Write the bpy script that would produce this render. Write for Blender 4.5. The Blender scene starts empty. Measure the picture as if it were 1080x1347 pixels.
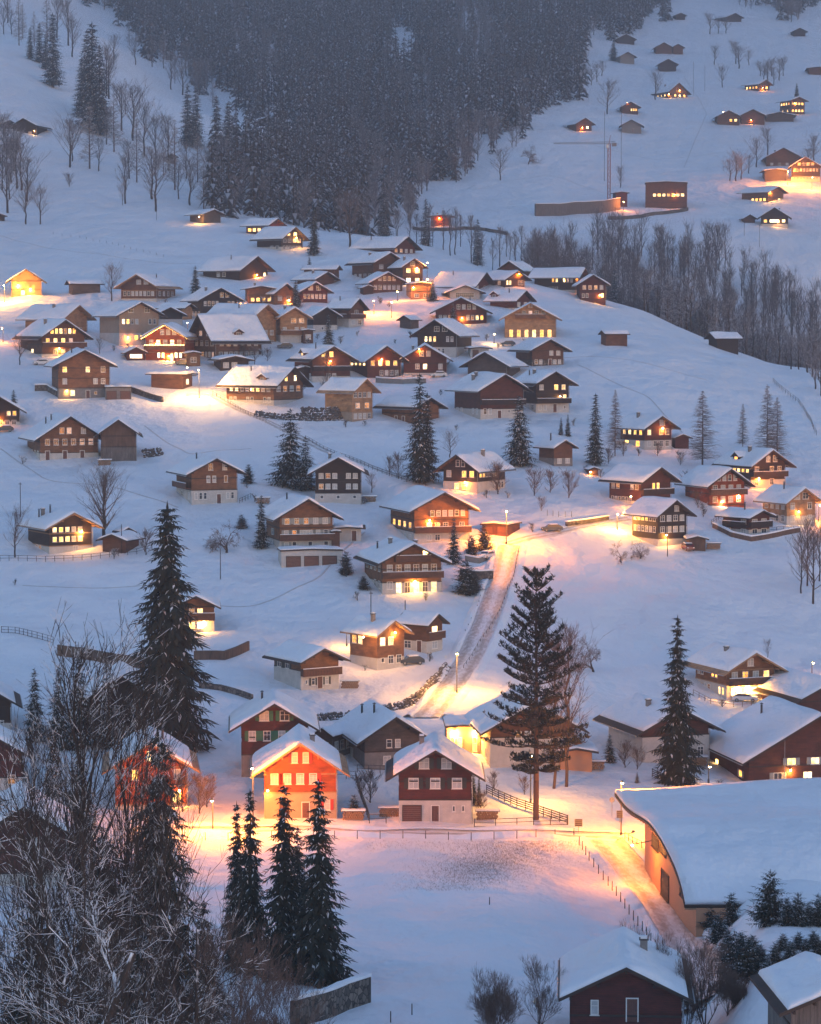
import bpy, math, random
import numpy as np
from mathutils import Vector, Matrix

S = bpy.context.scene
COL = S.collection
F, CX, CY, PITCH = 3613.0, 540.0, 673.5, math.radians(3.9)
CP, SP = math.cos(PITCH), math.sin(PITCH)

# ---------------------------------------------------------------- camera
cam_d = bpy.data.cameras.new('camera')
cam = bpy.data.objects.new('camera', cam_d)
COL.objects.link(cam)
cam.location = (0, 0, 0)
cam.rotation_euler = (math.radians(90) - PITCH, 0, 0)
cam_d.sensor_fit = 'HORIZONTAL'
cam_d.sensor_width = 36.0
cam_d.lens = F / 1080.0 * 36.0
cam_d.clip_start = 1.0
cam_d.clip_end = 12000.0
S.camera = cam
S.render.resolution_x, S.render.resolution_y = 821, 1024

# ---------------------------------------------------------------- sky, dusk light, exposure
SUN_EL, SUN_AZ = math.radians(3.0), math.radians(150)
W = bpy.data.worlds.new('World')
S.world = W
W.use_nodes = True
wn = W.node_tree
wn.nodes.clear()
sky = wn.nodes.new('ShaderNodeTexSky')
sky.sky_type = 'NISHITA'
sky.sun_disc = False
sky.sun_elevation = SUN_EL
sky.sun_rotation = SUN_AZ
sky.altitude = 1000
sky.air_density = 1.0
sky.dust_density = 0.3
sky.ozone_density = 3.0
tint = wn.nodes.new('ShaderNodeMix')
tint.data_type = 'RGBA'
tint.blend_type = 'MULTIPLY'
tint.inputs[0].default_value = 1.0
tint.inputs[7].default_value = (1.27, 0.97, 0.9, 1)
bg = wn.nodes.new('ShaderNodeBackground')
bg.inputs['Strength'].default_value = 0.15
wo = wn.nodes.new('ShaderNodeOutputWorld')
wn.links.new(sky.outputs[0], tint.inputs[6])
wn.links.new(tint.outputs[2], bg.inputs[0])
wn.links.new(bg.outputs[0], wo.inputs[0])
sun_d = bpy.data.lights.new('sun', 'SUN')
sun_d.energy = 0.04
sun_d.angle = math.radians(25)
sun_d.color = (1.0, 0.82, 0.85)
sun = bpy.data.objects.new('sun', sun_d)
COL.objects.link(sun)
sun.rotation_euler = (math.radians(50), 0, math.radians(-35))
S.view_settings.view_transform = 'Standard'
S.view_settings.look = 'None'
S.view_settings.gamma = 1.0
S.view_settings.exposure = 2.3
S.render.engine = 'CYCLES'
S.cycles.use_denoising = True
S.cycles.sample_clamp_indirect = 3.0
S.cycles.max_bounces = 5
S.cycles.diffuse_bounces = 3
S.cycles.glossy_bounces = 2
S.cycles.transparent_max_bounces = 4
S.cycles.volume_bounces = 0
S.cycles.caustics_reflective = False
S.cycles.caustics_refractive = False

# ---------------------------------------------------------------- materials
MATS = {}
def _mat(name):
    m = bpy.data.materials.new(name)
    m.use_nodes = True
    nt = m.node_tree
    b = nt.nodes['Principled BSDF']
    MATS[name] = m
    return m, nt, b
def nn(nt, t, **kw):
    n = nt.nodes.new(t)
    for k, v in kw.items():
        if k in n.inputs: n.inputs[k].default_value = v
        else: setattr(n, k, v)
    return n
def ramp(nt, fac, stops):
    r = nt.nodes.new('ShaderNodeValToRGB')
    while len(r.color_ramp.elements) < len(stops): r.color_ramp.elements.new(0.5)
    for e, (p, c) in zip(r.color_ramp.elements, stops):
        e.position = p
        e.color = (*c, 1) if len(c) == 3 else c
    nt.links.new(fac, r.inputs[0])
    return r
def c3(c, f=1.0): return tuple(min(1, x * f) for x in c)

def snow_mat(name, base, bump, sc, world=True):
    m, nt, b = _mat(name)
    b.inputs['Roughness'].default_value = 0.75
    tc = nt.nodes.new('ShaderNodeNewGeometry' if world else 'ShaderNodeTexCoord')
    vec = tc.outputs['Position'] if world else tc.outputs['Object']
    n1 = nn(nt, 'ShaderNodeTexNoise', Scale=sc, Detail=6.0, Roughness=0.6)
    n2 = nn(nt, 'ShaderNodeTexNoise', Scale=sc * 0.12, Detail=3.0)
    nt.links.new(vec, n1.inputs['Vector']); nt.links.new(vec, n2.inputs['Vector'])
    r = ramp(nt, n2.outputs[0], [(0.35, c3(base, 0.93)), (0.65, base)])
    nt.links.new(r.outputs[0], b.inputs['Base Color'])
    bp = nn(nt, 'ShaderNodeBump', Strength=bump, Distance=0.55)
    nt.links.new(n1.outputs[0], bp.inputs['Height'])
    if world:
        mp = nn(nt, 'ShaderNodeMapping'); mp.inputs['Scale'].default_value = (1.0, 0.6, 1.0)
        n3 = nn(nt, 'ShaderNodeTexNoise', Scale=0.13, Detail=4.0, Roughness=0.5)
        nt.links.new(vec, mp.inputs[0]); nt.links.new(mp.outputs[0], n3.inputs['Vector'])
        b2 = nn(nt, 'ShaderNodeBump', Strength=0.8, Distance=3.0)
        nt.links.new(n3.outputs[0], b2.inputs['Height']); nt.links.new(b2.outputs[0], bp.inputs['Normal'])
    nt.links.new(bp.outputs[0], b.inputs['Normal'])
    return m
snow_mat('snow_ground', (0.82, 0.83, 0.86), 0.55, 0.45)
snow_mat('snow_roof', (0.82, 0.83, 0.86), 0.35, 0.7)
snow_mat('snow_tree', (0.78, 0.8, 0.84), 0.2, 2.0)

def road_mat():
    m, nt, b = _mat('packed_snow')
    b.inputs['Roughness'].default_value = 0.6
    uv = nt.nodes.new('ShaderNodeUVMap'); uv.uv_map = 'uv'
    mp = nn(nt, 'ShaderNodeMapping'); mp.inputs['Scale'].default_value = (1, 0.06, 1)
    nt.links.new(uv.outputs[0], mp.inputs[0])
    n = nn(nt, 'ShaderNodeTexNoise', Scale=9.0, Detail=5.0, Roughness=0.65)
    nt.links.new(mp.outputs[0], n.inputs['Vector'])
    sep = nt.nodes.new('ShaderNodeSeparateXYZ'); nt.links.new(uv.outputs[0], sep.inputs[0])
    # two pairs of wheel tracks, worn a little darker
    mt = nn(nt, 'ShaderNodeMath', operation='MULTIPLY'); mt.inputs[1].default_value = 12.566
    nt.links.new(sep.outputs[0], mt.inputs[0])
    sn = nn(nt, 'ShaderNodeMath', operation='COSINE'); nt.links.new(mt.outputs[0], sn.inputs[0])
    ad = nn(nt, 'ShaderNodeMath', operation='MULTIPLY_ADD'); ad.inputs[1].default_value = 0.13
    nt.links.new(sn.outputs[0], ad.inputs[0]); nt.links.new(n.outputs[0], ad.inputs[2])
    r = ramp(nt, ad.outputs[0], [(0.32, (0.36, 0.32, 0.3)), (0.5, (0.58, 0.56, 0.56)), (0.68, (0.78, 0.78, 0.8))])
    nt.links.new(r.outputs[0], b.inputs['Base Color'])
    bp = nn(nt, 'ShaderNodeBump', Strength=0.5, Distance=0.15)
    nt.links.new(ad.outputs[0], bp.inputs['Height']); nt.links.new(bp.outputs[0], b.inputs['Normal'])
road_mat()

def wood_mat(name, base, vertical=False):
    m, nt, b = _mat(name)
    b.inputs['Roughness'].default_value = 0.8
    tc = nt.nodes.new('ShaderNodeTexCoord')
    w = nn(nt, 'ShaderNodeTexWave', Scale=(1.1 if vertical else 1.6), Distortion=0.3, Detail=2.0)
    w.bands_direction = 'X' if vertical else 'Z'
    w.wave_profile = 'SAW'
    n = nn(nt, 'ShaderNodeTexNoise', Scale=0.9, Detail=6.0, Roughness=0.7)
    mp = nn(nt, 'ShaderNodeMapping'); mp.inputs['Scale'].default_value = (0.6, 0.6, 1.6) if not vertical else (2, 2, 0.4)
    nt.links.new(tc.outputs['Object'], w.inputs['Vector'])
    nt.links.new(tc.outputs['Object'], mp.inputs[0]); nt.links.new(mp.outputs[0], n.inputs['Vector'])
    r = ramp(nt, n.outputs[0], [(0.3, c3(base, 0.45)), (0.5, base), (0.72, c3(base, 1.6))])
    mx = nn(nt, 'ShaderNodeMix', data_type='RGBA', blend_type='MULTIPLY')
    mx.inputs[0].default_value = 1.0
    r2 = ramp(nt, w.outputs[1], [(0.0, (0.3, 0.3, 0.3)), (0.2, (1, 1, 1)), (0.9, (0.85, 0.85, 0.85))])
    nt.links.new(r.outputs[0], mx.inputs[6]); nt.links.new(r2.outputs[0], mx.inputs[7])
    nt.links.new(mx.outputs[2], b.inputs['Base Color'])
    bp = nn(nt, 'ShaderNodeBump', Strength=0.5, Distance=0.04)
    nt.links.new(w.outputs[1], bp.inputs['Height']); nt.links.new(bp.outputs[0], b.inputs['Normal'])
WOOD = dict(dark=(0.032, 0.017, 0.014), brown=(0.12, 0.05, 0.027), mid=(0.2, 0.088, 0.04), light=(0.38, 0.21, 0.105),
            red=(0.085, 0.016, 0.013), orange=(0.27, 0.055, 0.016), grey=(0.085, 0.065, 0.06), rust=(0.09, 0.026, 0.018))
for k, v in WOOD.items(): wood_mat('wood_' + k, v)
wood_mat('wood_boards', (0.12, 0.07, 0.048), True)
wood_mat('wood_grey_boards', (0.14, 0.115, 0.105), True)
WALLM = {k: 'wood_' + k for k in WOOD}
WALLM['boards'] = 'wood_boards'; WALLM['greyboards'] = 'wood_grey_boards'

def rough_mat(name, base, sc=1.5, var=0.25, rough=0.85, bump=0.2):
    m, nt, b = _mat(name)
    b.inputs['Roughness'].default_value = rough
    tc = nt.nodes.new('ShaderNodeTexCoord')
    n = nn(nt, 'ShaderNodeTexNoise', Scale=sc, Detail=7.0, Roughness=0.65)
    nt.links.new(tc.outputs['Object'], n.inputs['Vector'])
    r = ramp(nt, n.outputs[0], [(0.3, c3(base, 1 - var)), (0.7, c3(base, 1 + var * 0.6))])
    nt.links.new(r.outputs[0], b.inputs['Base Color'])
    bp = nn(nt, 'ShaderNodeBump', Strength=bump, Distance=0.05)
    nt.links.new(n.outputs[0], bp.inputs['Height']); nt.links.new(bp.outputs[0], b.inputs['Normal'])
    return m
rough_mat('plaster_white', (0.5, 0.46, 0.42), 0.8, 0.18)
rough_mat('plaster_pink', (0.5, 0.24, 0.13), 0.35, 0.1)
rough_mat('plaster_beige', (0.33, 0.24, 0.17), 0.8, 0.15)
rough_mat('concrete', (0.2, 0.185, 0.175), 1.2, 0.3)
WALLM.update(white='plaster_white', pink='plaster_pink', beige='plaster_beige', concrete='concrete')
rough_mat('trim_dark', (0.035, 0.022, 0.018), 2, 0.3, 0.7)
rough_mat('trim_light', (0.3, 0.17, 0.09), 2, 0.3, 0.7)
rough_mat('metal_dark', (0.03, 0.03, 0.035), 3, 0.3, 0.5)
rough_mat('metal_grey', (0.28, 0.29, 0.3), 3, 0.2, 0.45)
rough_mat('frame_white', (0.7, 0.67, 0.62), 3, 0.1, 0.6)
rough_mat('shutter_red', (0.45, 0.03, 0.02), 3, 0.2, 0.6)
rough_mat('shutter_green', (0.02, 0.14, 0.07), 3, 0.2, 0.6)
rough_mat('shutter_dark', (0.03, 0.03, 0.025), 3, 0.2, 0.6)
rough_mat('shutter_grey', (0.3, 0.31, 0.3), 3, 0.2, 0.6)
rough_mat('door_brown', (0.13, 0.05, 0.035), 3, 0.3, 0.6)
rough_mat('crane_red', (0.35, 0.12, 0.1), 3, 0.3, 0.6)
rough_mat('needles', (0.017, 0.023, 0.016), 1.0, 0.4, 0.9, 0)
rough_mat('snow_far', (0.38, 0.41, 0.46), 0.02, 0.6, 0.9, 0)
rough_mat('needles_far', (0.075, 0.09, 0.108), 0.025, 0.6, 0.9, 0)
rough_mat('bark_dark', (0.045, 0.032, 0.027), 2.0, 0.4, 0.95)
rough_mat('bark_brown', (0.12, 0.07, 0.05), 2.0, 0.4, 0.95)
rough_mat('larch_twig', (0.19, 0.145, 0.13), 2.0, 0.4, 0.95, 0)
rough_mat('dry_leaf', (0.16, 0.1, 0.04), 2.0, 0.4, 0.95, 0)
rough_mat('dry_grass', (0.16, 0.11, 0.07), 2.0, 0.4, 0.95, 0)
rough_mat('car_white', (0.6, 0.6, 0.6), 2.0, 0.05, 0.25, 0)
rough_mat('car_dark', (0.03, 0.05, 0.08), 2.0, 0.1, 0.25, 0)
rough_mat('car_red', (0.2, 0.02, 0.02), 2.0, 0.1, 0.25, 0)
rough_mat('rubber', (0.02, 0.02, 0.02), 2.0, 0.1, 0.8, 0)

def stone_mat():
    m, nt, b = _mat('stone')
    b.inputs['Roughness'].default_value = 0.9
    tc = nt.nodes.new('ShaderNodeTexCoord')
    v = nn(nt, 'ShaderNodeTexVoronoi', Scale=1.6)
    nt.links.new(tc.outputs['Object'], v.inputs['Vector'])
    v2 = nn(nt, 'ShaderNodeTexVoronoi', Scale=1.6, feature='DISTANCE_TO_EDGE')
    nt.links.new(tc.outputs['Object'], v2.inputs['Vector'])
    r = ramp(nt, v.outputs['Color'], [(0.2, (0.06, 0.05, 0.045)), (0.8, (0.2, 0.165, 0.14))])
    r2 = ramp(nt, v2.outputs['Distance'], [(0.02, (0.12, 0.12, 0.12)), (0.09, (1, 1, 1))])
    mx = nn(nt, 'ShaderNodeMix', data_type='RGBA', blend_type='MULTIPLY'); mx.inputs[0].default_value = 1
    nt.links.new(r.outputs[0], mx.inputs[6]); nt.links.new(r2.outputs[0], mx.inputs[7])
    nt.links.new(mx.outputs[2], b.inputs['Base Color'])
    bp = nn(nt, 'ShaderNodeBump', Strength=0.8, Distance=0.1)
    nt.links.new(v2.outputs['Distance'], bp.inputs['Height']); nt.links.new(bp.outputs[0], b.inputs['Normal'])
stone_mat(); WALLM['stone'] = 'stone'

def snowy_bark(name, bark, thr=0.35, amount=0.55):
    """bark with snow lying on the upper side of the branches"""
    m, nt, b = _mat(name)
    b.inputs['Roughness'].default_value = 0.9
    g = nt.nodes.new('ShaderNodeNewGeometry')
    sep = nt.nodes.new('ShaderNodeSeparateXYZ'); nt.links.new(g.outputs['True Normal'], sep.inputs[0])
    n = nn(nt, 'ShaderNodeTexNoise', Scale=0.8, Detail=3.0)
    nt.links.new(g.outputs['Position'], n.inputs['Vector'])
    ad = nn(nt, 'ShaderNodeMath', operation='MULTIPLY_ADD'); ad.inputs[1].default_value = 1.6; ad.inputs[2].default_value = -0.8
    nt.links.new(n.outputs[0], ad.inputs[0])
    s = nn(nt, 'ShaderNodeMath', operation='ADD'); nt.links.new(sep.outputs[2], s.inputs[0]); nt.links.new(ad.outputs[0], s.inputs[1])
    r = ramp(nt, s.outputs[0], [(thr, (0, 0, 0)), (min(0.99, thr + 0.15), (amount, amount, amount))])
    mx = nn(nt, 'ShaderNodeMix', data_type='RGBA')
    mx.inputs[6].default_value = (*bark, 1); mx.inputs[7].default_value = (0.8, 0.82, 0.86, 1)
    nt.links.new(r.outputs[0], mx.inputs[0]); nt.links.new(mx.outputs[2], b.inputs['Base Color'])
snowy_bark('bark_snowy', (0.04, 0.03, 0.027), 0.3, 0.98)
snowy_bark('rock_snowy', (0.085, 0.072, 0.065), 0.72, 0.95)
snowy_bark('twig_dark', (0.045, 0.034, 0.03), 0.5, 0.75)
snowy_bark('bark_birch', (0.14, 0.09, 0.075), 0.6, 0.6)
snowy_bark('twig_frosted', (0.11, 0.095, 0.105), 0.3, 0.45)
snowy_bark('twig_brown', (0.13, 0.085, 0.07), 0.5, 0.5)

def emit(name, col, st, vary=False):
    m, nt, b = _mat(name)
    nt.nodes.remove(b)
    out = nt.nodes['Material Output']
    e = nn(nt, 'ShaderNodeEmission', Strength=st)
    e.inputs[0].default_value = (*col, 1)
    if vary:
        # each room is lit differently, and curtains make the pane uneven
        oi = nt.nodes.new('ShaderNodeObjectInfo'); tc = nt.nodes.new('ShaderNodeTexCoord')
        n = nn(nt, 'ShaderNodeTexNoise', Scale=1.7, Detail=2.0); nt.links.new(tc.outputs['Object'], n.inputs['Vector'])
        va = nn(nt, 'ShaderNodeVectorMath', operation='ADD')
        ml = nn(nt, 'ShaderNodeMath', operation='MULTIPLY'); ml.inputs[1].default_value = 37.0
        nt.links.new(oi.outputs['Random'], ml.inputs[0])
        nt.links.new(tc.outputs['Object'], va.inputs[0]); nt.links.new(ml.outputs[0], va.inputs[1]); nt.links.new(va.outputs[0], n.inputs['Vector'])
        r = ramp(nt, n.outputs[0], [(0.35, (0.4, 0.4, 0.4)), (0.6, (1, 1, 1))])
        fr_ = nn(nt, 'ShaderNodeMath', operation='FRACT'); nt.links.new(ml.outputs[0], fr_.inputs[0])
        rc_ = ramp(nt, fr_.outputs[0], [(0.0, (col[0], col[1] * 0.72, col[2] * 0.45)), (0.45, col), (0.85, (col[0], col[1] * 1.25, col[2] * 2.4))])
        mx_ = nn(nt, 'ShaderNodeMix', data_type='RGBA', blend_type='MULTIPLY'); mx_.inputs[0].default_value = 1
        nt.links.new(r.outputs[0], mx_.inputs[6]); nt.links.new(rc_.outputs[0], mx_.inputs[7])
        nt.links.new(mx_.outputs[2], e.inputs[0])
        mm = nn(nt, 'ShaderNodeMapRange'); mm.inputs[3].default_value = st * 0.45; mm.inputs[4].default_value = st * 1.7
        nt.links.new(oi.outputs['Random'], mm.inputs[0]); nt.links.new(mm.outputs[0], e.inputs[1])
    nt.links.new(e.outputs[0], out.inputs[0])
emit('pane_lit', (1.0, 0.47, 0.1), 1.15, True)
emit('pane_bright', (1.0, 0.55, 0.15), 2.0, True)
emit('pane_dim', (0.8, 0.36, 0.14), 0.2, True)
rough_mat('pane_curtain', (0.42, 0.42, 0.42), 1.0, 0.3, 0.35, 0)
emit('lamp_glow', (1.0, 0.6, 0.22), 40.0)
emit('festive_glow', (1.0, 0.5, 0.12), 9.0)
m, nt, b = _mat('pane_dark'); b.inputs['Base Color'].default_value = (0.05, 0.055, 0.07, 1); b.inputs['Roughness'].default_value = 0.12

# ---------------------------------------------------------------- helpers
def link(name, data, parent=None, label=None, cat=None, group=None, kind=None):
    o = bpy.data.objects.new(name, data)
    COL.objects.link(o)
    if parent is not None: o.parent = parent
    tag(o, label, cat, group, kind)
    return o
def tag(o, label=None, cat=None, group=None, kind=None):
    if label: o['label'] = label
    if cat: o['category'] = cat
    if group: o['group'] = group
    if kind: o['kind'] = kind
    return o
class MB:
    """collects polygons, then makes one mesh"""
    def __init__(s): s.v, s.f, s.m = [], [], []
    def poly(s, pts, m=0):
        n = len(s.v); s.v += [tuple(p) for p in pts]; s.f.append(tuple(range(n, n + len(pts)))); s.m.append(m)
    def box(s, a, b, m=0):
        (x0, y0, z0), (x1, y1, z1) = a, b
        n = len(s.v)
        s.v += [(x0, y0, z0), (x1, y0, z0), (x1, y1, z0), (x0, y1, z0), (x0, y0, z1), (x1, y0, z1), (x1, y1, z1), (x0, y1, z1)]
        for q in ((0, 3, 2, 1), (4, 5, 6, 7), (0, 1, 5, 4), (1, 2, 6, 5), (2, 3, 7, 6), (3, 0, 4, 7)):
            s.f.append(tuple(n + i for i in q)); s.m.append(m)
    def prism(s, ring0, ring1, m=0, caps=True):
        n = len(s.v); k = len(ring0)
        s.v += [tuple(p) for p in ring0] + [tuple(p) for p in ring1]
        for i in range(k):
            j = (i + 1) % k
            s.f.append((n + i, n + j, n + k + j, n + k + i)); s.m.append(m)
        if caps:
            s.f.append(tuple(n + i for i in reversed(range(k)))); s.m.append(m)
            s.f.append(tuple(n + k + i for i in range(k))); s.m.append(m)
    def tube(s, a, b, ra, rb, k=6, m=0):
        a, b = Vector(a), Vector(b)
        d = (b - a)
        if d.length < 1e-6: return
        d.normalize()
        u = d.cross(Vector((0, 0, 1)))
        if u.length < 0.05: u = d.cross(Vector((0, 1, 0)))
        u.normalize(); w = u.cross(d)
        r0 = [a + (u * math.cos(t) + w * math.sin(t)) * ra for t in (2 * math.pi * i / k for i in range(k))]
        r1 = [b + (u * math.cos(t) + w * math.sin(t)) * rb for t in (2 * math.pi * i / k for i in range(k))]
        s.prism(r0, r1, m)
    def mesh(s, name, mats, smooth=False):
        me = bpy.data.meshes.new(name)
        me.from_pydata(s.v, [], s.f)
        for m in mats: me.materials.append(MATS[m])
        if len(mats) > 1: me.polygons.foreach_set('material_index', s.m)
        if smooth: me.polygons.foreach_set('use_smooth', [True] * len(me.polygons))
        me.update()
        return me
    def build(s, name, mats, parent=None, smooth=False, **kw):
        if isinstance(mats, str): mats = [mats]
        return link(name, s.mesh(name, mats, smooth), parent, **kw)

# ---------------------------------------------------------------- terrain: one height field
YS = [30, 60, 100, 140, 170, 200, 240, 290, 344, 400, 450, 500, 570, 650, 750, 850, 900, 950, 1000, 1060, 1150, 1250, 1300, 1400, 1640, 2000, 2400, 2800, 3300]
PXS = [-500, -150, 0, 100, 250, 400, 500, 700, 850, 1000, 1150, 1600]
_t = {
 30: [5200] * 12, 60: [2900] * 12, 100: [2150] * 12, 140: [1640, 1640, 1640, 1660, 1700, 1760, 1800, 1830, 1850, 1850, 1850, 1850],
 170: [1500, 1500, 1500, 1510, 1560, 1620, 1640, 1650, 1660, 1680, 1690, 1690],
 200: [1400, 1400, 1400, 1410, 1440, 1470, 1480, 1500, 1520, 1440, 1440, 1440],
 240: [1300, 1300, 1300, 1305, 1320, 1330, 1335, 1345, 1370, 1285, 1280, 1280],
 290: [1190, 1190, 1190, 1192, 1195, 1198, 1200, 1205, 1225, 1168, 1164, 1164],
 344: [1092, 1092, 1092, 1092, 1092, 1092, 1092, 1092, 1094, 1098, 1098, 1098],
 400: [975, 975, 975, 975, 975, 975, 972, 972, 985, 1000, 1010, 1020],
 450: [875, 875, 875, 875, 875, 878, 880, 885, 900, 915, 925, 935],
 500: [775, 775, 775, 775, 775, 778, 780, 790, 802, 815, 825, 830],
 570: [655, 655, 655, 655, 655, 658, 660, 668, 680, 690, 700, 710],
 650: [552, 552, 552, 552, 552, 555, 555, 560, 575, 590, 600, 620],
 750: [448, 448, 448, 448, 450, 452, 455, 458, 465, 500, 520, 560],
 850: [395, 395, 395, 392, 390, 388, 386, 392, 424, 478, 503, 560],
 900: [360, 360, 362, 362, 360, 358, 355, 366, 412, 480, 515, 575],
 950: [325, 325, 330, 330, 330, 330, 332, 380, 445, 540, 560, 590],
 1000: [290, 290, 300, 302, 303, 310, 318, 385, 490, 560, 580, 600],
 1060: [255, 258, 265, 270, 275, 300, 320, 368, 520, 560, 560, 570],
 1150: [185, 190, 205, 215, 235, 282, 308, 325, 400, 440, 450, 450],
 1250: [115, 120, 135, 160, 195, 258, 282, 290, 310, 318, 320, 325],
 1300: [80, 85, 105, 140, 177, 242, 265, 272, 288, 290, 292, 295],
 1400: [40, 45, 62, 95, 145, 212, 235, 238, 250, 248, 248, 250],
 1640: [60, 60, 60, 40, 150, 150, 168, 150, 160, 162, 162, 165],
 2000: [-60, -60, -60, 20, 60, 68, 78, 65, 78, 80, 85, 90],
 2400: [-150, -150, -150, -80, -30, -22, -15, -28, 0, 0, 5, 10],
 2800: [-220, -220, -220, -180, -120, -110, -105, -110, -70, -70, -60, -60],
 3300: [-300, -300, -300, -280, -220, -200, -200, -190, -150, -150, -140, -140]}
_c850, _c1000 = PXS.index(850), PXS.index(1000)
for _y in YS:      # the bank beside the hall starts only right of it
    a, c = _t[_y][_c850], _t[_y][_c1000]
    _t[_y].insert(_c1000, a if _y in (200, 240, 290) else (a + c) / 2)
PXS.insert(_c1000, 925)
TAB = np.array([_t[y] for y in YS], float)
# tan(elevation) of an image row
def tan_el(py):
    b = -(py - CY) / F
    return (-SP + b * CP) / (CP + b * SP)
TT = tan_el(TAB) * np.array(YS)[:, None]      # heights z
def catmull(xs, vals, x):
    """vals[..., k] sampled at xs, monotone-limited cubic, vectorised over x (array)"""
    xs = np.asarray(xs, float)
    d = np.diff(vals, axis=0) / np.diff(xs)[:, None]
    m = np.zeros_like(vals)
    m[0], m[-1] = d[0], d[-1]
    h = np.diff(xs)[:, None]
    m[1:-1] = (d[:-1] * h[1:] + d[1:] * h[:-1]) / (h[1:] + h[:-1])
    i = np.clip(np.searchsorted(xs, x) - 1, 0, len(xs) - 2)
    hh = (xs[i + 1] - xs[i])
    t = np.clip((x - xs[i]) / hh, 0, 1)
    return i, hh, t, m
NY, NX = 760, 420
GY = 30 * (3300 / 30) ** (np.arange(NY) / (NY - 1))
GP = np.concatenate([np.linspace(-500, -60, 40, endpoint=False), np.linspace(-60, 1140, 330, endpoint=False), np.linspace(1140, 1600, 50)])
def _interp_axis(xs, vals, x):
    i, hh, t, m = catmull(xs, vals, x)
    t = t[:, None]; hh = hh[:, None]
    return ((2 * t**3 - 3 * t**2 + 1) * vals[i] + (t**3 - 2 * t**2 + t) * hh * m[i] + (-2 * t**3 + 3 * t**2) * vals[i + 1] + (t**3 - t**2) * hh * m[i + 1])
_a = _interp_axis(YS, TT, GY)                    # NY x 12
GZ = _interp_axis(PXS, _a.T, GP).T               # NY x NX
# smooth a little along both axes
for _ in range(10):
    GZ[1:-1] = 0.25 * GZ[:-2] + 0.5 * GZ[1:-1] + 0.25 * GZ[2:]
for _ in range(30):
    GZ[:, 1:-1] = 0.25 * GZ[:, :-2] + 0.5 * GZ[:, 1:-1] + 0.25 * GZ[:, 2:]
GX = (GP[None, :] - CX) / F * GY[:, None]
# gentle drifts and folds in the snow
def drift(x, y):
    a = 0.35 * np.sin(x * 0.11 + 1.3 * np.sin(y * 0.023)) * np.sin(y * 0.047 + 0.8 * np.sin(x * 0.05))
    b = 0.24 * np.sin(x * 0.31 + y * 0.12 + 1.5 * np.sin(x * 0.043)) * np.sin(y * 0.17 - x * 0.07 + 2.0) + 0.5 * np.maximum(0, np.sin(y * 0.085 + 2.2 * np.sin(x * 0.017 + 1.0) + 0.9 * np.sin(x * 0.05))) ** 6 * np.clip((y - 380) / 100, 0, 1)
    c = 1.2 * np.sin(x * 0.021 + 2.0) * np.sin(y * 0.013 + 1.0) * np.clip((y - 420) / 300, 0, 1)
    return a + b + c
GZ = GZ + drift(GX, GY[:, None])
LNR = math.log(3300 / 30)
def HZ(x, y):
    fy = math.log(max(30.01, min(3299, y)) / 30) / LNR * (NY - 1)
    px = CX + F * x / y
    j = int(np.clip(np.searchsorted(GP, px) - 1, 0, NX - 2))
    tx = min(1, max(0, (px - GP[j]) / (GP[j + 1] - GP[j])))
    i = min(NY - 2, int(fy)); ty = fy - i
    # exact linear in y between rows
    ty = (y - GY[i]) / (GY[i + 1] - GY[i])
    a = GZ[i, j] * (1 - tx) + GZ[i, j + 1] * tx
    b = GZ[i + 1, j] * (1 - tx) + GZ[i + 1, j + 1] * tx
    return a * (1 - ty) + b * ty
def ray(px, py):
    a = (px - CX) / F; b = -(py - CY) / F
    return Vector((a, CP + b * SP, -SP + b * CP))
def hit(px, py, y0=150.0, y1=3200.0):
    """where the view through a picture point first meets the ground"""
    d = ray(px, py)
    y = y0; st = 4.0
    def g(y):
        t = y / d.y
        return d.z * t - HZ(d.x * t, y)
    last = y
    while y < y1:
        if g(y) < 0: break
        last = y; y += st * max(1, y / 400)
    lo, hi = last, y
    for _ in range(24):
        m = (lo + hi) / 2
        if g(m) < 0: hi = m
        else: lo = m
    t = hi / d.y
    return Vector((d.x * t, hi, HZ(d.x * t, hi)))
def at(px, y):
    x = (px - CX) / F * y
    return Vector((x, y, HZ(x, y)))

def terrain():
    me = bpy.data.meshes.new('snow_ground')
    v = np.empty((NY, NX, 3)); v[..., 0] = GX; v[..., 1] = GY[:, None]; v[..., 2] = GZ
    me.vertices.add(NY * NX); me.vertices.foreach_set('co', v.ravel())
    i = np.arange((NY - 1) * (NX - 1)); r, c = i // (NX - 1), i % (NX - 1)
    a = r * NX + c
    q = np.stack([a, a + 1, a + NX + 1, a + NX], 1).astype(np.int32)
    me.loops.add(q.size); me.loops.foreach_set('vertex_index', q.ravel())
    me.polygons.add(len(q)); me.polygons.foreach_set('loop_start', np.arange(0, q.size, 4, dtype=np.int32))
    me.polygons.foreach_set('use_smooth', np.ones(len(q), bool))
    me.update(calc_edges=True); me.validate()
    me.materials.append(MATS['snow_ground'])
    link('snow_ground', me, kind='structure')
terrain()
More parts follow.
